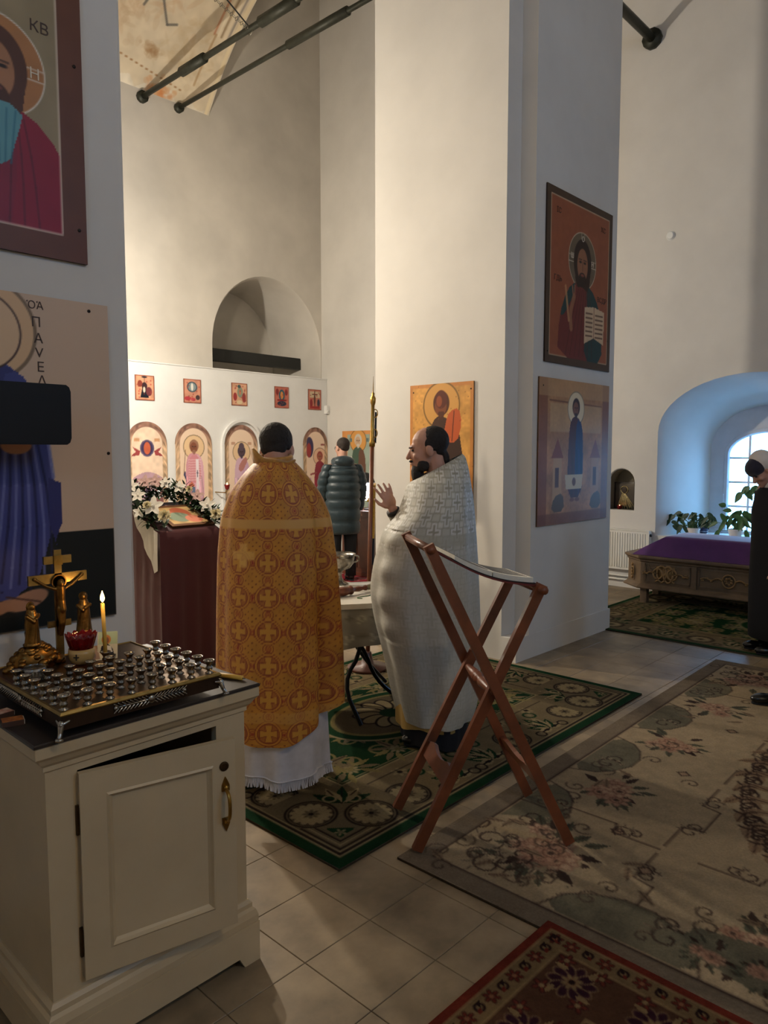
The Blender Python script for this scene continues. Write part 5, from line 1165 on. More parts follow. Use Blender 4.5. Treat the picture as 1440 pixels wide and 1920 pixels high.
def slab(t0, t1, s0, s1, l0, l1, m_, nm, n=12):
    mb = MB(); mb.loft([[tuple(sag(t0 + (t1 - t0) * k / n, s0, l1)), tuple(sag(t0 + (t1 - t0) * k / n, s1, l1)), tuple(sag(t0 + (t1 - t0) * k / n, s1, l0)), tuple(sag(t0 + (t1 - t0) * k / n, s0, l0))] for k in range(n + 1)]); return mb.build(nm, m_, bk)
slab(.20, .97, .06, .94, .017, .022, 'book_cover', 'cover'); slab(.24, .575, .08, .92, .0222, .040, 'paper', 'page_block'); slab(.585, .95, .08, .92, .0222, .042, 'paper', 'page_block')
mat('print_ink', (120, 114, 106), 0.8)
mb = MB()
for side in ((.27, .56), (.60, .92)):
    for k in range(12):
        s_ = .14 + .062 * k
        mb.loft([[tuple(sag(side[0] + (side[1] - side[0]) * j / 6, s_, .0432)), tuple(sag(side[0] + (side[1] - side[0]) * j / 6, s_ + .010, .0432)), tuple(sag(side[0] + (side[1] - side[0]) * j / 6, s_ + .010, .0405)), tuple(sag(side[0] + (side[1] - side[0]) * j / 6, s_, .0405))] for j in range(7)])
mb.build('printed_lines', 'print_ink', bk)
# ------------------------------------------------------------------ window side: carved chest, cloth, plants, radiator, niche
mat('oak_carved', (120, 98, 74), 0.5, var=0.25, scale=6, wave=None); mat('oak_relief', (158, 124, 80), 0.42, 0.25, var=0.2, scale=30)
sc = thing('carved_chest', 'long carved wooden chest on short legs under the window', 'chest', (7.92, 2.54, 0))
def oct_(e): return [(7.60 - e, 3.33 + e * .4), (7.60 - e, 1.75 - e * .4), (7.78 - e * .4, 1.53 - e), (8.25, 1.53 - e), (8.25, 3.55 + e), (7.78 - e * .4, 3.55 + e)]
mb = MB(); mb.loft([[(x, y, z) for x, y in oct_(e)] for e, z in ((.0, .172), (.045, .172), (.05, .185), (.035, .20), (.012, .215), (.0, .225), (.0, .455), (.012, .465), (.012, .475), (.03, .495), (.038, .50), (.038, .518), (.03, .524))]); mb.build('body', 'oak_carved', sc)
for x, y in ((7.645, 3.30), (7.645, 1.80), (8.2, 3.40), (8.2, 1.65)):
    MB().cham(x - .035, x + .035, y - .035, y + .035, .0125, .175, .002).build('leg', 'oak_carved', sc)
def fr(y0, y1, z0=.25, z1=.44):
    mb = MB()
    for a, b, c, d in ((y0, y1, z1 - .012, z1), (y0, y1, z0, z0 + .012), (y0, y0 + .012, z0, z1), (y1 - .012, y1, z0, z1)): mb.box(7.59, 7.602, a, b, c, d)
    mb.build('panel_frame', 'oak_carved', sc)
fr(2.80, 3.28); fr(2.12, 2.72); fr(1.78, 2.06)
mb = MB(); mb.box(7.585, 7.602, 2.735, 2.785, .225, .455); mb.box(7.585, 7.602, 2.07, 2.11, .225, .455); mb.build('pilaster', 'oak_carved', sc)
def carve(yc, zc, s_, kind):
    mb = MB(); x = 7.586
    if kind == 'bow':
        for sg in (-1, 1):
            for q in (.035, .075): mb.tube([(x, yc + sg * s_ * (q + .05 * math.cos(t)), zc + s_ * .055 * math.sin(t) * (1.6 if q < .05 else 1)) for t in np.linspace(0, 6.3, 15)], .008 * s_ + .003, 6)
            mb.tube(rounded([(x, yc + sg * .1 * s_, zc), (x, yc + sg * .16 * s_, zc + .02), (x, yc + sg * .2 * s_, zc - .012), (x, yc + sg * .25 * s_, zc + .008)]), .007, 6)
            mb.tube(rounded([(x, yc, zc), (x, yc + sg * .05 * s_, zc - .05 * s_), (x, yc + sg * .10 * s_, zc - .085 * s_)]), .008, 6)
            for q in range(4): mb.ell((x, yc + sg * (.17 + .022 * q) * s_, zc + .012 * (-1) ** q), (.006, .014, .008), None, 8, 5)
        mb.ell((x, yc, zc), (.012, .02, .024), None, 10, 6); mb.box(7.594, 7.602, yc - .10 * s_, yc + .10 * s_, zc - .085 * s_, zc + .085 * s_)
    else:
        mb.tube([(x, yc + .055 * s_ * math.cos(t), zc + .06 * s_ * math.sin(t)) for t in np.linspace(0, 6.3, 17)], .008, 6)
        for k in range(7): a = k * PI * 2 / 7; mb.ell((x, yc + .026 * s_ * math.cos(a), zc + .028 * s_ * math.sin(a)), (.010, .014, .014), None, 8, 5)
        for sg in (-1, 1):
            mb.tube(rounded([(x, yc + sg * .055 * s_, zc), (x, yc + sg * .1 * s_, zc + .028), (x, yc + sg * .15 * s_, zc - .01), (x, yc + sg * .21 * s_, zc + .018), (x, yc + sg * .25 * s_, zc - .004)]), .008, 6)
            for q in range(4): mb.ell((x, yc + sg * (.11 + .04 * q) * s_, zc + .014 * (-1) ** q), (.007, .016, .010), None, 8, 5)
    mb.build('carved_relief', 'oak_relief', sc, True)
carve(3.06, .345, 1.0, 'bow'); carve(2.42, .345, 1.1, 'round'); carve(1.92, .345, .5, 'round')
mb = MB(); c = Vector((7.68, 3.45, .34)); 
for q in range(5): mb.ell(tuple(c + Vector((-.012, .005, -.07 + .035 * q))), (.014, .014, .02), None, 8, 6)
mb.tube([tuple(c + Vector((-.012 + .02 * math.cos(t) * .7, .02 * math.cos(t), .05 * math.sin(t)))) for t in np.linspace(0, 6.3, 13)], .006, 6); mb.build('carved_relief', 'oak_relief', sc, True)
for yc in (3.20, 2.2): MB().tube([(7.596, yc + .045 * math.cos(t), .445 + .05 * math.sin(t)) for t in np.linspace(PI, 2 * PI, 12)], .006, 6).build('carved_swag', 'oak_carved', sc, True)
mat('purple_cloth', (84, 30, 104), 0.75, sheen=0.5, var=0.15, scale=5)
rg = []
for z, x0, x1, y0, y1 in ((.526, 7.62, 8.24, 1.62, 3.44), (.535, 7.625, 8.24, 1.63, 3.43), (.60, 7.655, 8.24, 1.72, 3.34), (.66, 7.685, 8.235, 1.80, 3.24), (.715, 7.70, 8.23, 1.87, 3.145), (.735, 7.715, 8.225, 1.90, 3.11), (.742, 7.75, 8.2, 1.93, 3.07)):
    pts = []
    for (a, b), (c, d) in (((x0, y1), (x0, y0)), ((x0, y0), (x1, y0)), ((x1, y0), (x1, y1)), ((x1, y1), (x0, y1))):
        for k in range(14): t_ = k / 14; w_ = .006 * math.sin(k * 1.7 + a * 9) * (1 if z < .7 else .2); pts.append((a + (c - a) * t_ + w_, b + (d - b) * t_ + w_, z))
    rg.append(pts)
tag(MB().loft(rg).build('purple_pall', 'purple_cloth', None, auto=50), 'purple cloth draped over the raised lid of the carved chest', 'cloth')
# plants on the sill
mat('pot_white', (214, 206, 198), 0.4); mat('pot_dark', (52, 46, 74), 0.4); mat('soil', (48, 36, 28), 0.95); mat('leaf_mid', (54, 98, 46), 0.45, var=0.3, scale=12); mat('leaf_deep', (34, 66, 38), 0.45, var=0.3, scale=12); mat('stem', (70, 96, 50), 0.6)
def potted(label, x, y, r_, h_, potm, leaves, leafm, stripes=False):
    t = thing('potted_plant', label, 'plant', (x, y, .66)); z = .66
    MB().lathe([(r_ * .72, 0), (r_ * .75, .004), (r_ * .97, h_ - .022), (r_ * 1.04, h_ - .02), (r_ * 1.05, h_), (r_ * .97, h_), (r_ * .93, h_ - .02)], (x, y, z), 24).build('pot', potm, t, auto=40)
    MB().lathe([(0.001, h_ - .018), (r_ * .95, h_ - .016)], (x, y, z), 20).build('soil', 'soil', t)
    if stripes:
        for k in (1, 2, 3): MB().lathe([(r_ * (.75 + .22 * k / 4) + .001, h_ * k / 4 - .003), (r_ * (.75 + .22 * k / 4) + .0022, h_ * k / 4), (r_ * (.75 + .22 * k / 4) + .001, h_ * k / 4 + .003)], (x, y, z), 20).build('stripe', 'pot_white', t)
    c = Vector((x, y, z + h_ - .02))
    for (dx, dy, dz, L, wd, ang, droop) in leaves:
        tip = c + Vector((dx, dy, dz)); MB().tube(rounded([c + Vector((dx, dy, 0)) * .1, c + Vector((dx * .35, dy * .35, dz * .75)), tip], False, 2), .0028, 5).build('stalk', 'stem', t)
        mb = MB(); d = Vector((math.cos(ang) * .3, math.sin(ang), -droop)).normalized(); up = Vector((-1, 0, .35)); n = 6; x_ = d.cross(up).normalized(); nr = x_.cross(d).normalized(); q = []
        for k in range(n + 1):
            t_ = k / n; hw = wd / 2 * math.sin(PI * min(.98, .06 + t_ * .92) ** .75) + .0005; m = tip + d * L * t_ - Vector((0, 0, .25 * L * t_ * t_)); q.append([tuple(m - x_ * hw + nr * hw * .25), tuple(m), tuple(m + x_ * hw + nr * hw * .25)])
        mb.loft(q, cap=False, closed=False); mb.build('leaf', leafm, t, True)
rp = random.Random(4)
L1 = [(-.05 + .1 * rp.random(), -.20 + .46 * rp.random(), .03 + .17 * rp.random(), .085 + .04 * rp.random(), .045, rp.choice((PI / 2, -PI / 2)) + rp.gauss(0, .7), .2 + rp.random() * 1.2) for k in range(24)]
L1 += [(-.04, .20, .15, .10, .05, PI / 2, .5), (-.05, .25, .10, .11, .05, PI / 2, .9), (-.02, .14, .19, .09, .045, PI / 2, .1), (-.04, .12, .05, .11, .06, PI / 2, 1.6)]
potted('leafy dark green plant in a cream pot at the left end of the sill', 8.60, 3.15, .068, .10, 'pot_white', L1, 'leaf_deep')
L2 = [(.03 * rp.gauss(0, 1), -.10 + .2 * rp.random(), .07 + .14 * rp.random(), .09, .04, rp.choice((PI / 2, -PI / 2)) + rp.gauss(0, .6), rp.random()) for k in range(12)]
potted('small plant in a dark striped pot beside the cream pot', 8.78, 3.10, .05, .10, 'pot_dark', L2, 'leaf_deep', True)
L3 = [(-.04 + .08 * rp.random(), -.20 + .4 * rp.random(), .06 + .18 * rp.random(), .11 + .04 * rp.random(), .052, rp.choice((PI / 2, -PI / 2)) + rp.gauss(0, .6), .1 + 1.3 * rp.random()) for k in range(24)]
L3 += [(-.05, .16, .0, .13, .055, PI / 2, 2.5), (-.05, -.12, .02, .13, .05, -PI / 2, 2.5), (-.04, .10, .27, .09, .06, PI / 2, -.6), (-.03, .04, .22, .10, .055, PI / 2, -.3)]
potted('broad-leaved green plant in a white pot before the window panes', 8.62, 2.70, .075, .115, 'pot_white', L3, 'leaf_mid')
L4 = [(-.02, .02 + .04 * k, .50 - .035 * abs(k - 2) + .03 * rp.random(), .12, .08, PI / 2 * (1 if k % 2 else -1) + rp.gauss(0, .4), .3 + rp.random()) for k in range(6)]
potted('tall plant with large leaves behind the bowed woman', 8.88, 2.50, .07, .11, 'pot_white', L4, 'leaf_mid')
# radiator
mat('enamel', (222, 220, 212), 0.35)
rd = thing('radiator', 'white ribbed panel radiator below the icon niche', 'radiator', (8.36, 3.87, .22)); y0, y1 = 3.565, 4.25
MB().box(8.325, 8.385, y0, y1, .225, .70).build('panel', 'enamel', rd)
mb = MB(); n = 20
for k in range(n): yc = y0 + .03 + (y1 - y0 - .06) * (k + .5) / n; mb.cham(-.011, .011, -.21, .21, 0, .009, .004, Matrix.Translation((8.325, yc, .4625)) @ Matrix.Rotation(-PI / 2, 4, 'Y') @ Matrix.Rotation(PI / 2, 4, 'Z'))
mb.build('ribs', 'enamel', rd)
MB().box(8.315, 8.39, y0 - .004, y1, .70, .712).build('top_grille', 'enamel', rd); MB().box(8.31, 8.39, y0 - .012, y0, .22, .705).build('side_cover', 'enamel', rd)
MB().tube([(8.34, y0 - .03, .66), (8.34, y0 - .005, .66)], .016, 10).build('valve', 'dark_metal', rd, True)
for yb in (3.7, 4.1): MB().box(8.384, 8.4, yb - .02, yb + .02, .3, .6).build('wall_bracket', 'enamel', rd)
pp = thing('heating_pipe', 'white heating pipe along the wall foot under the radiator', 'pipe', (8.36, 3.9, .10))
for z in (.10, .145): MB().tube([(8.365, 2.9, z), (8.365, 4.9, z)], .012, 8).build('pipe', 'enamel', pp, True)
# icon with metal cover in the niche
mat('frame_black', (30, 24, 20), 0.4); mat('niche_dark', (58, 50, 40), 0.6); mat('riza', (150, 136, 100), 0.36, 1.0, bump=0.4, bscale=60)
nc = thing('niche_icon', 'dark framed icon with an embossed silver cover in the wall niche', 'icon', (8.56, 3.95, .94))
MB().box(8.535, 8.55, 3.80, 4.10, .945, 1.27).build('frame', 'frame_black', nc); MB().box(8.529, 8.536, 3.816, 4.084, .962, 1.25).build('field', 'niche_dark', nc)
mb = MB()
for k in range(18): a = k / 17; mb.cap((8.527, 3.99 - .03 * a, 1.15 - .02 * a), (8.526, 4.05 - .215 * a, .968 + .02 * math.sin(k * 2.4)), .004, .008, 6)
for k in range(0): a = k / 33; yb = 3.875 + .13 * rp.random(); mb.cap((8.526, 4.03 - .1 * a + .02 * rp.random(), .965 + .06 * rp.random()), (8.524, 3.92 + .04 * rp.random() - .05 * a, 1.10 + .08 * rp.random()), .007, .004, 6)
mb.tube([(8.527, 3.97 + .045 * math.cos(t), 1.175 + .045 * math.sin(t)) for t in np.linspace(0, 6.3, 19)], .007, 6); mb.build('silver_cover', 'riza', nc, True)
MB().ell((8.522, 3.965, 1.165), (.006, .028, .034)).build('painted_face', 'cab_inside', nc, True)
t = thing('niche_votive', 'small red votive glass glowing in the wall niche', 'votive lamp', (8.47, 4.0, .94))
MB().lathe([(.018, 0), (.026, .01), (.03, .045), (.026, .045), (.02, .008)], (8.47, 4.0, .9405), 18).build('red_cup', 'red_glass', t, True); MB().lathe([(.002, 0), (.007, .01), (.004, .022), (.001, .03)], (8.47, 4.0, .965), 8).build('flame', 'ember', t, True)
light('niche_light', 'POINT', (8.45, 3.90, 1.28), 0.22, (1, .85, .6), .015)
# desk with lamp near the icon screen
mat('desk_wood', (92, 46, 28), 0.4, coat=0.2, var=0.25, scale=5)
dk = thing('desk', 'dark reddish wooden desk behind the man in the long coat', 'desk', (7.0, 6.8, 0))
MB().box(6.74, 7.30, 6.5, 7.1, .06, .84).build('body', 'desk_wood', dk); MB().cham(6.71, 7.33, 6.47, 7.13, .84, .87, .005).build('top', 'desk_wood', dk); MB().box(6.72, 7.32, 6.48, 7.12, .0125, .06).build('plinth', 'desk_wood', dk)
for a, b in ((6.53, 6.79), (6.81, 7.07)): MB().box(6.728, 6.741, a, b, .12, .78).build('door', 'desk_wood', dk)
mat('bulb', (255, 250, 240), emit=(235, 242, 255), estr=12)
lp = thing('desk_lamp', 'lit desk lamp with a dark shade and white glowing globe', 'lamp', (6.95, 6.80, .87))
MB().lathe([(.07, 0), (.07, .015), (.012, .025)], (6.95, 6.80, .87), 18).build('base', 'dark_metal', lp); MB().tube([(6.95, 6.80, .88), (6.97, 6.86, 1.2), (6.97, 6.87, 1.31)], .008, 8).build('arm', 'dark_metal', lp)
MB().lathe([(.12, -.06), (.10, .0), (.05, .06), (.015, .075), (.0, .076)], (6.97, 6.87, 1.29), 20).build('shade', 'dark_metal', lp, True)
MB().ell((6.97, 6.87, 1.12), (.075, .075, .13)).build('globe', 'bulb', lp, True); light('desk_lamp_light', 'POINT', (6.87, 6.80, 1.05), 6, (.95, .97, 1.0), .05)
t = thing('yellow_flowers', 'small bunch of yellow flowers on the desk by the lamp', 'flowers', (6.85, 6.66, .87)); mat('petal_yellow', (220, 180, 40), 0.6)
MB().lathe([(.03, 0), (.04, .05), (.03, .1)], (6.85, 6.66, .87), 14).build('vase', 'pot_dark', t, True); mb = MB()
for k in range(14): mb.ell((6.85 + rp.gauss(0, .03), 6.66 + rp.gauss(0, .03), 1.0 + .04 * rp.random()), (.02, .02, .016), None, 8, 5)
mb.build('blossoms', 'petal_yellow', t, True)
# ------------------------------------------------------------------ people
mat('skin', (190, 142, 120), 0.55, var=0.08, scale=20); mat('skin_pale', (186, 142, 122), 0.55, var=0.06, scale=20)
mat('hair_dark', (34, 27, 23), 0.75, var=0.3, scale=60, bump=0.6, bscale=90); mat('hair_brown', (46, 36, 30), 0.75, var=0.3, scale=60, bump=0.6, bscale=90); mat('eye_dark', (30, 22, 20), 0.3)
mat('black_cloth', (17, 19, 26), 0.85, var=0.15, scale=8); mat('black_leather', (14, 14, 15), 0.3, coat=0.3)
def head_prims(mb, M):
    mb.ell((0, -.014, .032), (.074, .095, .090), M).ell((0, .022, -.022), (.064, .072, .088), M).ell((0, .04, -.078), (.047, .05, .038), M)
    mb.cap((0, .088, .008), (0, .108, -.034), .008, .0135, 10, M).ell((0, .078, .022), (.05, .018, .011), M).ell((0, .086, -.069), (.024, .014, .009), M).ell((0, .078, -.100), (.023, .022, .018), M)
    for s_ in (-1, 1):
        mb.ell((s_ * .077, -.006, -.012), (.009, .021, .033), M @ Matrix.Rotation(-.2, 4, 'X')).ell((s_ * .038, .062, -.03), (.022, .022, .02), M)
def limbs(mb, sh=.19, zs=1.42, hip=.10, pose=None):
    mb.ell((0, 0, 1.24), (.17, .11, .24)).ell((0, 0, 1.02), (.155, .105, .16)).cap((-sh + .03, 0, zs), (sh - .03, 0, zs), .06, .06)
    for s_ in (-1, 1):
        mb.cap((s_ * hip, 0, .94), (s_ * hip, .01, .50), .085, .058).cap((s_ * hip, .01, .50), (s_ * hip, -.01, .09), .055, .038).cap((s_ * hip, -.02, .05), (s_ * hip, .085, .030), .032, .022)
def arm(mb, p):  # shoulder, elbow, wrist
    mb.cap(p[0], p[1], .05, .042).cap(p[1], p[2], .040, .028)
def hand(mb, M, curl=.3, spread=.10):
    """palm along +Z of M, fingers continue; thumb on +X side"""
    mb.ell((0, 0, .045), (.040, .016, .048), M)
    for k, (x, L) in enumerate(((-.030, .060), (-.010, .074), (.011, .078), (.031, .070))):
        a = spread * (k - 1.5); p0 = Vector((x, 0, .080)); d = Vector((math.sin(a), 0, math.cos(a))); c = curl * (1 + .15 * (3 - k))
        p1 = p0 + (d + Vector((0, -c * .4, 0))).normalized() * L * .45; p2 = p1 + (d + Vector((0, -c * 1.1, 0))).normalized() * L * .32; p3 = p2 + (d + Vector((0, -c * 2.0, 0))).normalized() * L * .25
        mb.cap(p0, p1, .0092, .0086, 8, M).cap(p1, p2, .0086, .008, 8, M).cap(p2, p3, .008, .007, 8, M)
    mb.cap((.030, 0, .025), (.058, -.012, .055), .013, .0105, 8, M).cap((.058, -.012, .055), (.066, -.022, .085), .0105, .008, 8, M)
def hair_cap(mb, M, recede=0.0, nape=True):
    mb.ell((0, -.030 - recede, .046 - recede * .25), (.081, .092 - recede * .3, .084), M)
    if nape: mb.ell((0, -.062, .0), (.066, .044, .052), M)
    for s_ in (-1, 1): mb.ell((s_ * .064, -.022, .028), (.015, .042, .038), M)
def face_bits(root, M, brows='hair_dark'):
    for s_ in (-1, 1):
        MB().ell((s_ * .031, .0815, .002), (.013, .008, .006), M, 10, 6).build('eye', 'eye_dark', root, True, world=False)
        MB().cap((s_ * .016, .094, .018), (s_ * .046, .084, .020), .0045, .003, 8, M).build('eyebrow', brows, root, True, world=False)
def shoe(root, x, y, m_='black_leather', ang=0.0, L=.27):
    M = Matrix.Translation((x, y, 0)) @ Matrix.Rotation(ang, 4, 'Z'); mb = MB()
    mb.ell((0, .0, .045), (.042, .075, .042), M).ell((0, .11, .035), (.047, .085, .034), M).cap((0, -.03, .05), (0, -.03, .10), .042, .044, 12, M)
    o = remeshed('shoe', mb, .006, m_, root, 3); MB().loft([[tuple(M @ Vector((.047 * math.cos(t) * (1 if math.sin(t) > 0 else .9), .045 + (L / 2) * math.sin(t), z))) for t in np.linspace(0, 2 * PI, 24, endpoint=False)] for z in (.002, .014)]).build('sole', 'black_cloth', o, world=False); return o
def cape(name, root, rings, color_fn, m_, rows=300, cols=360, folds=None):
    R = np.array(rings, float); t0 = np.linspace(0, 1, len(R)); tt = np.linspace(0, 1, rows)
    from_ = np.stack([np.interp(tt, t0, R[:, k]) for k in range(R.shape[1])], 1)
    ker = np.ones(21) / 21; pad = np.pad(from_, ((10, 10), (0, 0)), mode='reflect', reflect_type='odd'); from_ = np.stack([np.convolve(pad[:, k], ker, 'valid') for k in range(R.shape[1])], 1)
    ph = np.linspace(0, 2 * PI, cols, endpoint=False)[None, :]; yb, yf, hw, zb, zf = (from_[:, k][:, None] for k in range(5)); T = tt[:, None]
    x = hw * np.sin(ph); y = (yb + yf) / 2 + (yf - yb) / 2 * np.cos(ph); z = zb + (zf - zb) * (np.cos(ph) + 1) / 2
    dr_ = np.zeros_like(x)
    if folds: dr_ = folds(T, ph, z)
    r_ = np.hypot(x, y - (yb + yf) / 2) + 1e-6; x = x + x / r_ * dr_; y = y + (y - (yb + yf) / 2) / r_ * dr_
    P = np.stack([x, y, z + np.zeros_like(x)], -1)
    cols_ = color_fn(ph + 0 * T, z, T + 0 * ph, x, y)
    o = finish(name, grid_mesh(name, P, cols_, True), m_, root, True, False); return o
def mixc(a, m_, c): return a * (1 - m_[..., None]) + np.asarray(c, float) * m_[..., None]
def sstep(d, w_): return np.clip(d / w_ + .5, 0, 1)

# --- clergyman in gold, seen from behind
gp = thing('person', 'clergyman in a gold patterned cape seen from behind, before the red icon desk', 'person', (2.215, 2.79, .013), math.radians(40) - PI / 2)
HM = Matrix.Translation((0, .03, 1.622)) @ Matrix.Rotation(-.22, 4, 'X') @ Matrix.Rotation(-.12, 4, 'Z')
mb = MB(); head_prims(mb, HM); mb.cap((0, -.02, 1.60), (0, -.02, 1.44), .056, .062); limbs(mb, .14, 1.38)
for s_ in (-1, 1): arm(mb, ((s_ * .13, 0, 1.37), (s_ * .19, .05, 1.12), (s_ * .12, .24, 1.08)))
for s_ in (-1, 1): hand(mb, Matrix.Translation((s_ * .11, .27, 1.08)) @ Matrix.Rotation(-PI / 2, 4, 'X') @ Matrix.Rotation(0 if s_ < 0 else PI, 4, 'Z'))
remeshed('body', mb, .007, 'skin', gp, 3); mb = MB(); hair_cap(mb, HM); remeshed('hair', mb, .006, 'hair_dark', gp, 3); face_bits(gp, HM)
GOLD = np.array((182, 124, 42.)); RED = np.array((128, 56, 28.))
def gold_pat(ph, z, T, x, y):
    u = (ph - PI) * .285; v = z; pu, pv = .1375, .158
    c = np.empty(ph.shape + (3,)); c[:] = GOLD; c *= (.93 + .14 * vnoise(ph.shape, 9, 2))[..., None]
    def cell(uo, vo): return (u - uo + pu / 2) % pu - pu / 2, (v - vo + pv / 2) % pv - pv / 2
    w_ = .0025
    def ring(d, r, th): return sstep(th / 2 - np.abs(d - r), w_)
    du, dv = cell(pu / 2, pv / 2)
    for ox, oy in ((0, 0), (.017, .017), (-.017, .017), (.017, -.017), (-.017, -.017), (.032, 0), (-.032, 0), (0, .03), (0, -.03)):
        c = mixc(c, sstep(.0032 - np.hypot(du - ox, dv - oy), w_), RED * .8)
    for uo, vo in ((pu / 2, 0), (0, pv / 2)):
        du, dv = cell(uo, vo); d = np.hypot(du, dv); c = mixc(c, sstep(.024 - d, w_), GOLD * 1.04)
        c = mixc(c, ring(d, .024, .004), RED); c = mixc(c, ring(d, .0135, .0035), RED * 1.1); c = mixc(c, sstep(.0085 - d, w_), (138, 40, 30)); c = mixc(c, ring(d, .005, .0025), GOLD)
    du, dv = cell(0, 0); d = np.hypot(du, dv); c = mixc(c, sstep(.0585 - d, w_), GOLD * 1.06); c = mixc(c, ring(d, .0585, .0035), RED); c = mixc(c, sstep(.0475 - d, w_), (166, 100, 40)); c = mixc(c, ring(d, .047, .0045), RED)
    ad, av = np.abs(du), np.abs(dv); cr = np.maximum(np.minimum(.0075 + .22 * av - ad, .040 - av), np.minimum(.0075 + .22 * ad - av, .037 - ad)); c = mixc(c, sstep(cr + .0035, w_), RED); c = mixc(c, sstep(cr, w_), (194, 138, 50))
    # woven yoke band, lower band and hem braid
    for z0, z1, al in ((1.262, 1.306, 1.0), (.365, .415, .55), (.0, .262, 0)):
        m_ = sstep(z - z0, .004) * sstep(z1 - z, .004) * al; c = mixc(c, m_, np.array((196, 148, 78)))
    lo = sstep((.255 + .015 * np.cos(ph * 3)) - z, .004); c = mixc(c, lo * .0, GOLD)
    uc, vc = (x + .115), (z - 1.14); st = np.maximum(np.minimum(.02 - np.abs(uc), .055 - np.abs(vc)), np.minimum(.02 - np.abs(vc), .055 - np.abs(uc))); c = mixc(c, sstep(st, .008) * (y < 0) * .75, (214, 168, 88))
    return c
def gold_folds(T, ph, z):
    a = (ph - PI) ; f = .010 * T * np.sin(ph * 7 + 1) + .006 * T * np.sin(ph * 13 + 2.2)
    # deep drape on the right
    f += -.045 * np.exp(-((a - (-.98)) / .10) ** 2) * np.clip((T - .30) / .35, 0, 1) + .03 * np.exp(-((a - (-1.25)) / .14) ** 2) * np.clip((T - .3) / .4, 0, 1)
    f += .012 * np.exp(-((a - .35) / .2) ** 2) * T
    return f
# rings: back y, front y, half width, z back, z front
rg = [(-.100, .085, .098, 1.578, 1.545), (-.125, .10, .120, 1.562, 1.52), (-.165, .13, .168, 1.512, 1.46), (-.195, .165, .225, 1.43, 1.38), (-.215, .20, .268, 1.31, 1.27), (-.225, .23, .288, 1.12, 1.12), (-.235, .26, .297, .88, .98), (-.245, .27, .302, .62, .86), (-.252, .275, .305, .40, .80), (-.258, .275, .308, .262, .76), (-.257, .273, .306, .250, .755)]
cape('gold_cape', gp, rg, gold_pat, 'vcol_fabric', 340, 460, gold_folds)
# raised collar lip and inner collar
mat('gold_plain', (190, 134, 52), 0.5, sheen=0.3, var=0.2, scale=40)
mb = MB(); q = []
for k in range(25):
    a = PI + (-1.15 + 2.3 * k / 24); h_ = .010 + .050 * math.exp(-((a - PI - .85) / .36) ** 2) - .012 * math.exp(-((a - PI + .7) / .4) ** 2)
    x, y = .108 * math.sin(a), -.008 + .108 * math.cos(a); q.append([(x, y, 1.555), (x * (1.06 + 2.2 * h_), y * (1.06 + 2.2 * h_), 1.570 + h_), (x * (.99 + 2.2 * h_), y * (.99 + 2.2 * h_), 1.573 + h_), (x * .92, y * .92, 1.55)])
mb.loft(q); mb.build('stiff_collar', 'gold_plain', gp, True, world=False)
MB().tube([(.075 * math.sin(a), -.03 + .068 * math.cos(a), 1.58 + .012 * math.cos(a)) for a in np.linspace(.6, 2 * PI - .6, 30)], .013, 8, flat=1.6).build('inner_collar', 'gold_plain', gp, True, world=False)
mat('white_linen', (206, 206, 214), 0.7, sheen=0.2, var=0.1, scale=14)
def skirt(root, name, zt, zb, hw, hd, m_, yc=0, n=90, fo=.012, seed=0):
    mb = MB(); rg_ = []
    for k in range(9):
        t_ = k / 8; z = zt + (zb - zt) * t_; rg_.append([((hw + fo * t_ * math.sin(9 * a + seed) + fo * .6 * t_ * math.sin(17 * a)) * math.sin(a), yc + (hd + fo * t_ * math.sin(11 * a + seed)) * math.cos(a), z + .012 * t_ * math.sin(4 * a)) for a in np.linspace(0, 2 * PI, n, endpoint=False)])
    mb.loft(rg_, cap=False); o = mb.build(name, m_, root, True, world=False); return rg_[-1]
low = skirt(gp, 'white_robe', .40, .075, .238, .215, 'white_linen', -.01)
mb = MB(); 
for i_, p in enumerate(low):
    for j in range(3):
        q = Vector(p).lerp(Vector(low[(i_ + 1) % len(low)]), j / 3); d = Vector((q.x, q.y, 0)).normalized(); mb.tube([q + Vector((0, 0, .012)), q + d * .004 + Vector((0, 0, -.012)), q + d * .008 + Vector((rr.gauss(0, .003), rr.gauss(0, .003), -.036))], .0032, 4)
o = mb.build('fringe', 'white_linen', gp, world=False)
MB().tube([Vector(p) + Vector((p[0], p[1], 0)).normalized() * .004 + Vector((0, 0, .012)) for p in low] + [Vector(low[0]) + Vector((0, 0, .012))], .006, 6, flat=.5).build('hem_braid', 'white_linen', gp, True, world=False)
for s_ in (-1, 1): shoe(gp, s_ * .10, .0)

# --- clergyman in silver, in profile
spn = thing('person', 'bearded clergyman in a silver cape raising one hand, beside the lit pillar', 'person', (3.115, 2.56, .013), VIEW + .03)
HM = Matrix.Translation((0, .03, 1.628)) @ Matrix.Rotation(-.10, 4, 'X')
mb = MB(); head_prims(mb, HM); mb.cap((0, -.015, 1.58), (0, -.05, 1.40), .056, .066); limbs(mb, .13, 1.36)
arm(mb, ((-.13, -.02, 1.35), (-.19, .03, 1.10), (-.12, .13, .98)))
hand(mb, Matrix.Translation((-.11, .135, .975)) @ Matrix.Rotation(-PI / 2 - 1.1, 4, 'X'))
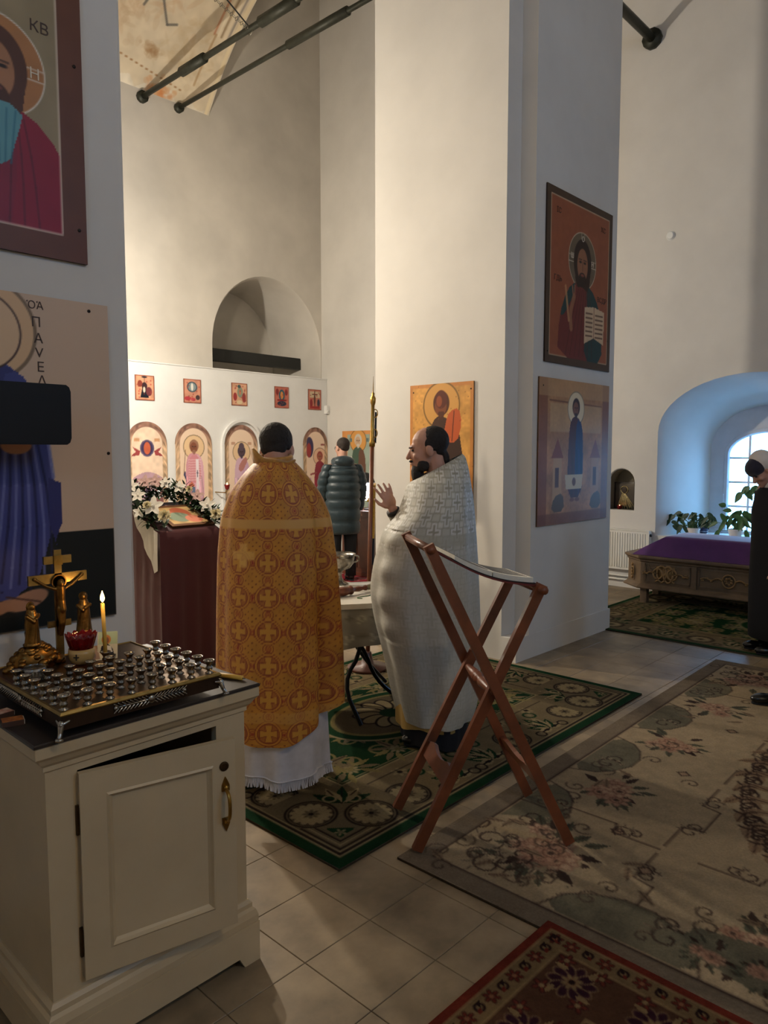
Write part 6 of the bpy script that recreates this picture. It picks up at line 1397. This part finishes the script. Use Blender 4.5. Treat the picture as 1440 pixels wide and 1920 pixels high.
# left arm raised towards the banner (nearer the viewer)
arm(mb, ((.13, .0, 1.35), (.12, .15, 1.14), (.05, .212, 1.29)))
HA = Matrix.Translation((.048, .218, 1.298)) @ Matrix.Rotation(-.38, 4, 'X') @ Matrix.Rotation(PI / 2 + .35, 4, 'Z')
hand(mb, HA, .28, .16)
remeshed('body', mb, .0055, 'skin', spn, 2); mb = MB(); hair_cap(mb, HM, .010); mb.ell((0, -.095, -.06), (.045, .025, .05), HM); remeshed('hair', mb, .006, 'hair_dark', spn, 3); face_bits(spn, HM)
mb = MB(); mb.ell((0, .064, -.125), (.045, .036, .066), HM).ell((0, .070, -.185), (.032, .028, .06), HM).ell((0, .094, -.056), (.03, .012, .007), HM)
for s_ in (-1, 1): mb.ell((s_ * .046, .032, -.085), (.016, .034, .035), HM)
remeshed('beard', mb, .005, 'hair_dark', spn, 2)
SIL = np.array((176, 173, 160.))
def sil_pat(ph, z, T, x, y):
    u = (ph - PI) * .29; p = .15; c = np.empty(ph.shape + (3,)); c[:] = SIL; c *= (.93 + .14 * vnoise(ph.shape, 10, 4))[..., None]
    for uo, vo, s_ in ((0, 0, 0), (p / 2, p / 2, 1)):
        du = (u - uo + p / 2) % p - p / 2; dv = (z - vo + p / 2) % p - p / 2; ad, av = np.abs(du), np.abs(dv)
        cr = np.maximum(np.minimum(.016 - ad, .048 - av), np.minimum(.016 - av, .042 - ad)); c = mixc(c, sstep(cr + .010, .003) * .7, (146, 142, 126)); c = mixc(c, sstep(cr, .003), (188, 186, 178) if s_ else (198, 197, 192)); c = mixc(c, sstep(np.maximum(np.minimum(.006 - ad, .038 - av), np.minimum(.006 - av, .032 - ad)), .003), (146, 142, 126))
        for sx in (-1, 1):
            for sy in (-1, 1): c = mixc(c, sstep(.014 - np.maximum(np.abs(du - sx * .036), np.abs(dv - sy * .036)), .003) * .5, (198, 196, 186))
    band = sstep(.030 - np.abs(z - 1.155), .006) * .8; c = mixc(c, band, (160, 157, 143)); fade = np.clip((1.16 - z) / .1, 0, 1) * .78; c = mixc(c, fade, SIL * .97)
    return c
def sil_folds(T, ph, z):
    a = ph; f = .012 * T * np.sin(a * 6 + .6) + .007 * T * np.sin(a * 11 + 2)
    f += .020 * np.exp(-((a - .9) / .25) ** 2) * np.sin(z * 34) * (z < 1.25) * (z > .55) * .5; f += .02 * np.exp(-((a - 2 * PI + .6) / .3) ** 2) * np.sin(z * 40) * .4 * (z > .6) * (z < 1.2)
    return f
rg = [(-.165, .115, .085, 1.605, 1.455), (-.180, .14, .12, 1.590, 1.43), (-.195, .155, .18, 1.53, 1.37), (-.212, .190, .240, 1.42, 1.27), (-.228, .27, .275, 1.28, 1.18), (-.245, .315, .292, 1.05, 1.02), (-.255, .338, .300, .84, .86), (-.262, .315, .300, .64, .70), (-.262, .26, .292, .42, .49), (-.245, .215, .280, .22, .27), (-.215, .185, .270, .135, .165), (-.213, .183, .268, .13, .16)]
cape('silver_cape', spn, rg, sil_pat, 'vcol_fabric', 330, 380, sil_folds)
mat('grey_sleeve', (118, 110, 86), 0.7, sheen=0.2); mat('cuff_dark', (40, 36, 32), 0.7)
MB().tube([(.11, .12, 1.16), (.075, .175, 1.225), (.053, .208, 1.278)], [.055, .048, .040], 14).build('sleeve', 'grey_sleeve', spn, True, world=False); MB().tube([(.055, .206, 1.274), (.049, .215, 1.292)], [.042, .039], 14).build('cuff', 'cuff_dark', spn, True, world=False)
mat('yellow_hem', (170, 138, 74), 0.7)
skirt(spn, 'cassock', .9, .02, .225, .185, 'black_cloth', -.02, 60, .008); skirt(spn, 'yellow_underrobe', .7, .115, .235, .195, 'yellow_hem', .0, 60, .008, 2)
for s_ in (-1, 1): shoe(spn, s_ * .10, -.02)

# --- man in a long quilted coat
pm = thing('person', 'young man in a long dark teal quilted coat facing the icon screen', 'person', (6.335, 6.66, .013), math.radians(62) - PI / 2)
HM = Matrix.Translation((0, .02, 1.675)) @ Matrix.Rotation(-.12, 4, 'X') @ Matrix.Rotation(.35, 4, 'Z')
mb = MB(); head_prims(mb, HM); mb.cap((0, -.01, 1.62), (0, -.02, 1.44), .055, .062); limbs(mb)
for s_ in (-1, 1): arm(mb, ((s_ * .20, 0, 1.42), (s_ * .245, .02, 1.14), (s_ * .22, .10, .90))); hand(mb, Matrix.Translation((s_ * .22, .11, .89)) @ Matrix.Rotation(PI - .2, 4, 'X'))
remeshed('body', mb, .009, 'skin_pale', pm, 2); mb = MB(); hair_cap(mb, HM); remeshed('hair', mb, .008, 'hair_brown', pm, 2); face_bits(pm, HM)
mb = MB(); mb.tube([HM @ Vector((s_ * .031 + .02 * math.cos(t), .092, .002 + .016 * math.sin(t))) for s_ in (-1,) for t in np.linspace(0, 6.3, 13)], .002, 5); mb.tube([HM @ Vector((.031 + .02 * math.cos(t), .092, .002 + .016 * math.sin(t))) for t in np.linspace(0, 6.3, 13)], .002, 5)
for s_ in (-1, 1): mb.tube([HM @ Vector((s_ * .05, .09, .004)), HM @ Vector((s_ * .08, .0, .002))], .0018, 5)
mb.build('glasses', 'dark_metal', pm, world=False)
mat('quilt', (26, 46, 54), 0.42, sheen=0.2, var=0.15, scale=10, bump=0.2, bscale=30)
def puff(pts, radii, rows_per, amp, name, flat=1.0):
    mb = MB(); P_ = []; R_2 = []; n = rows_per * 6
    for k in range(n + 1):
        s_ = k / n * (len(pts) - 1); i_ = min(int(s_), len(pts) - 2); f_ = s_ - i_; P_.append(Vector(pts[i_]).lerp(Vector(pts[i_ + 1]), f_)); R_2.append((radii[i_] * (1 - f_) + radii[i_ + 1] * f_) + amp * (abs(math.sin(PI * rows_per * k / n)) ** .6 - .6))
    rings = []
    for p, r_ in zip(P_, R_2): rings.append([tuple(p + Vector((r_ * math.cos(a), r_ * flat * math.sin(a), 0))) for a in np.linspace(0, 2 * PI, 28, endpoint=False)])
    mb.loft(rings); return mb.build(name, 'quilt', pm, True, world=False)
puff([(0, 0, 1.52), (0, 0, 1.40), (0, 0, 1.2), (0, 0, .95), (0, 0, .60)], [.12, .20, .225, .225, .215], 9, .018, 'coat', .78)
for s_ in (-1, 1): puff([(s_ * .185, 0, 1.47), (s_ * .235, .01, 1.30), (s_ * .255, .03, 1.12), (s_ * .23, .08, .88)], [.06, .078, .07, .058], 6, .010, 'sleeve')
mb = MB(); mb.ell((0, -.085, 1.505), (.135, .075, .075)).ell((0, -.02, 1.53), (.115, .10, .05)); 
for s_ in (-1, 1): mb.ell((s_ * .07, .03, 1.51), (.07, .08, .05))
remeshed('hood', mb, .008, 'quilt', pm, 4)
for s_ in (-1, 1): MB().tube([(s_ * .10, 0, .75), (s_ * .10, .01, .48), (s_ * .10, -.01, .06)], [.10, .08, .066], 14).build('trouser_leg', 'black_cloth', pm, True, world=False); shoe(pm, s_ * .10, 0)

# --- woman with a white headscarf at the right edge
pw = thing('person', 'woman in a dark coat and white headscarf bowing her head by the window', 'person', (6.412, 1.712, .013), VIEW + .05)
HM = Matrix.Translation((0, .125, 1.475)) @ Matrix.Rotation(-.75, 4, 'X')
mb = MB(); head_prims(mb, HM); mb.cap((0, .055, 1.43), (0, -.02, 1.30), .05, .058); mb2 = MB(); limbs(mb2); 
for v in mb2.v: mb.v.append((v[0], v[1] * .9, v[2] * .93))
mb.f += [tuple(i + len(mb.v) - len(mb2.v) for i in f) for f in mb2.f]
for s_ in (-1, 1): arm(mb, ((s_ * .17, 0, 1.30), (s_ * .18, .0, 1.04), (s_ * .15, .02, .85))); hand(mb, Matrix.Translation((s_ * .15, .02, .84)) @ Matrix.Rotation(PI, 4, 'X') @ Matrix.Scale(.8, 4))
remeshed('body', mb, .008, 'skin_pale', pw, 2); face_bits(pw, HM)
mat('scarf', (206, 200, 196), 0.8, sheen=0.2, var=0.06, scale=10); mat('hat_dark', (30, 28, 48), 0.9, sheen=0.4, var=0.2, scale=30)
mb = MB(); mb.ell((0, .008, .052), (.083, .102, .078), HM); remeshed('knit_hat', mb, .006, 'hat_dark', pw, 2)
mb = MB(); mb.ell((0, -.045, .045), (.10, .095, .105), HM).ell((0, -.06, -.05), (.095, .08, .10), HM).cap((0, .0, 1.36), (0, -.05, 1.26), .11, .15); remeshed('headscarf', mb, .007, 'scarf', pw, 4)
mb = MB(); rings = []
for z, hw, hd, yc in ((1.34, .12, .10, 0), (1.30, .18, .13, 0), (1.15, .215, .15, .005), (.9, .21, .15, .0), (.6, .215, .155, 0), (.3, .215, .15, 0), (.12, .21, .145, 0), (.11, .20, .135, 0)): rings.append([(hw * math.sin(a), yc + (hd + .006 * math.sin(5 * a)) * math.cos(a), z) for a in np.linspace(0, 2 * PI, 40, endpoint=False)])
mb.loft(rings).build('coat', 'black_cloth', pw, True, world=False)
for s_ in (-1, 1): MB().tube([(s_ * .17, 0, 1.29), (s_ * .205, .0, 1.04), (s_ * .19, .02, .72)], [.07, .064, .056], 14).build('sleeve', 'black_cloth', pw, True, world=False); shoe(pw, s_ * .09, -.02)

# --- person mostly outside the frame on the right: shoes and trouser legs
po = thing('person', 'person in black trousers and black leather shoes standing on the cream rug', 'person', (5.02, 1.19, .012), VIEW + .0)
mb = MB(); HM = Matrix.Translation((0, .0, 1.66)); head_prims(mb, HM); mb.cap((0, -.02, 1.6), (0, -.02, 1.44), .055, .062); limbs(mb, .14, 1.40, .12)
for s_ in (-1, 1): arm(mb, ((s_ * .165, 0, 1.385), (s_ * .235, -.03, 1.14), (s_ * .22, .02, .88))); hand(mb, Matrix.Translation((s_ * .22, .02, .87)) @ Matrix.Rotation(PI, 4, 'X'))
remeshed('body', mb, .009, 'skin_pale', po, 2); mb = MB(); hair_cap(mb, HM); remeshed('hair', mb, .008, 'hair_brown', po, 2); face_bits(po, HM)
mb = MB(); mb.loft([[(hw * math.sin(a), hd * math.cos(a), z) for a in np.linspace(0, 2 * PI, 32, endpoint=False)] for z, hw, hd in ((1.51, .08, .075), (1.47, .17, .10), (1.38, .205, .12), (1.25, .21, .125), (1.0, .2, .125), (.78, .21, .13))]).build('jacket', 'black_cloth', po, True, world=False)
for s_ in (-1, 1):
    MB().tube([(s_ * .14, 0, 1.44), (s_ * .185, -.01, 1.36), (s_ * .237, -.03, 1.14), (s_ * .222, .02, .9)], [.06, .075, .062, .05], 12).build('sleeve', 'black_cloth', po, True, world=False)
    MB().tube([(s_ * .11, 0, .85), (s_ * .11, .0, .5), (s_ * .12, -.02, .09)], [.105, .085, .075], 14).build('trouser_leg', 'black_cloth', po, True, world=False); shoe(po, s_ * .12, .015, L=.28)
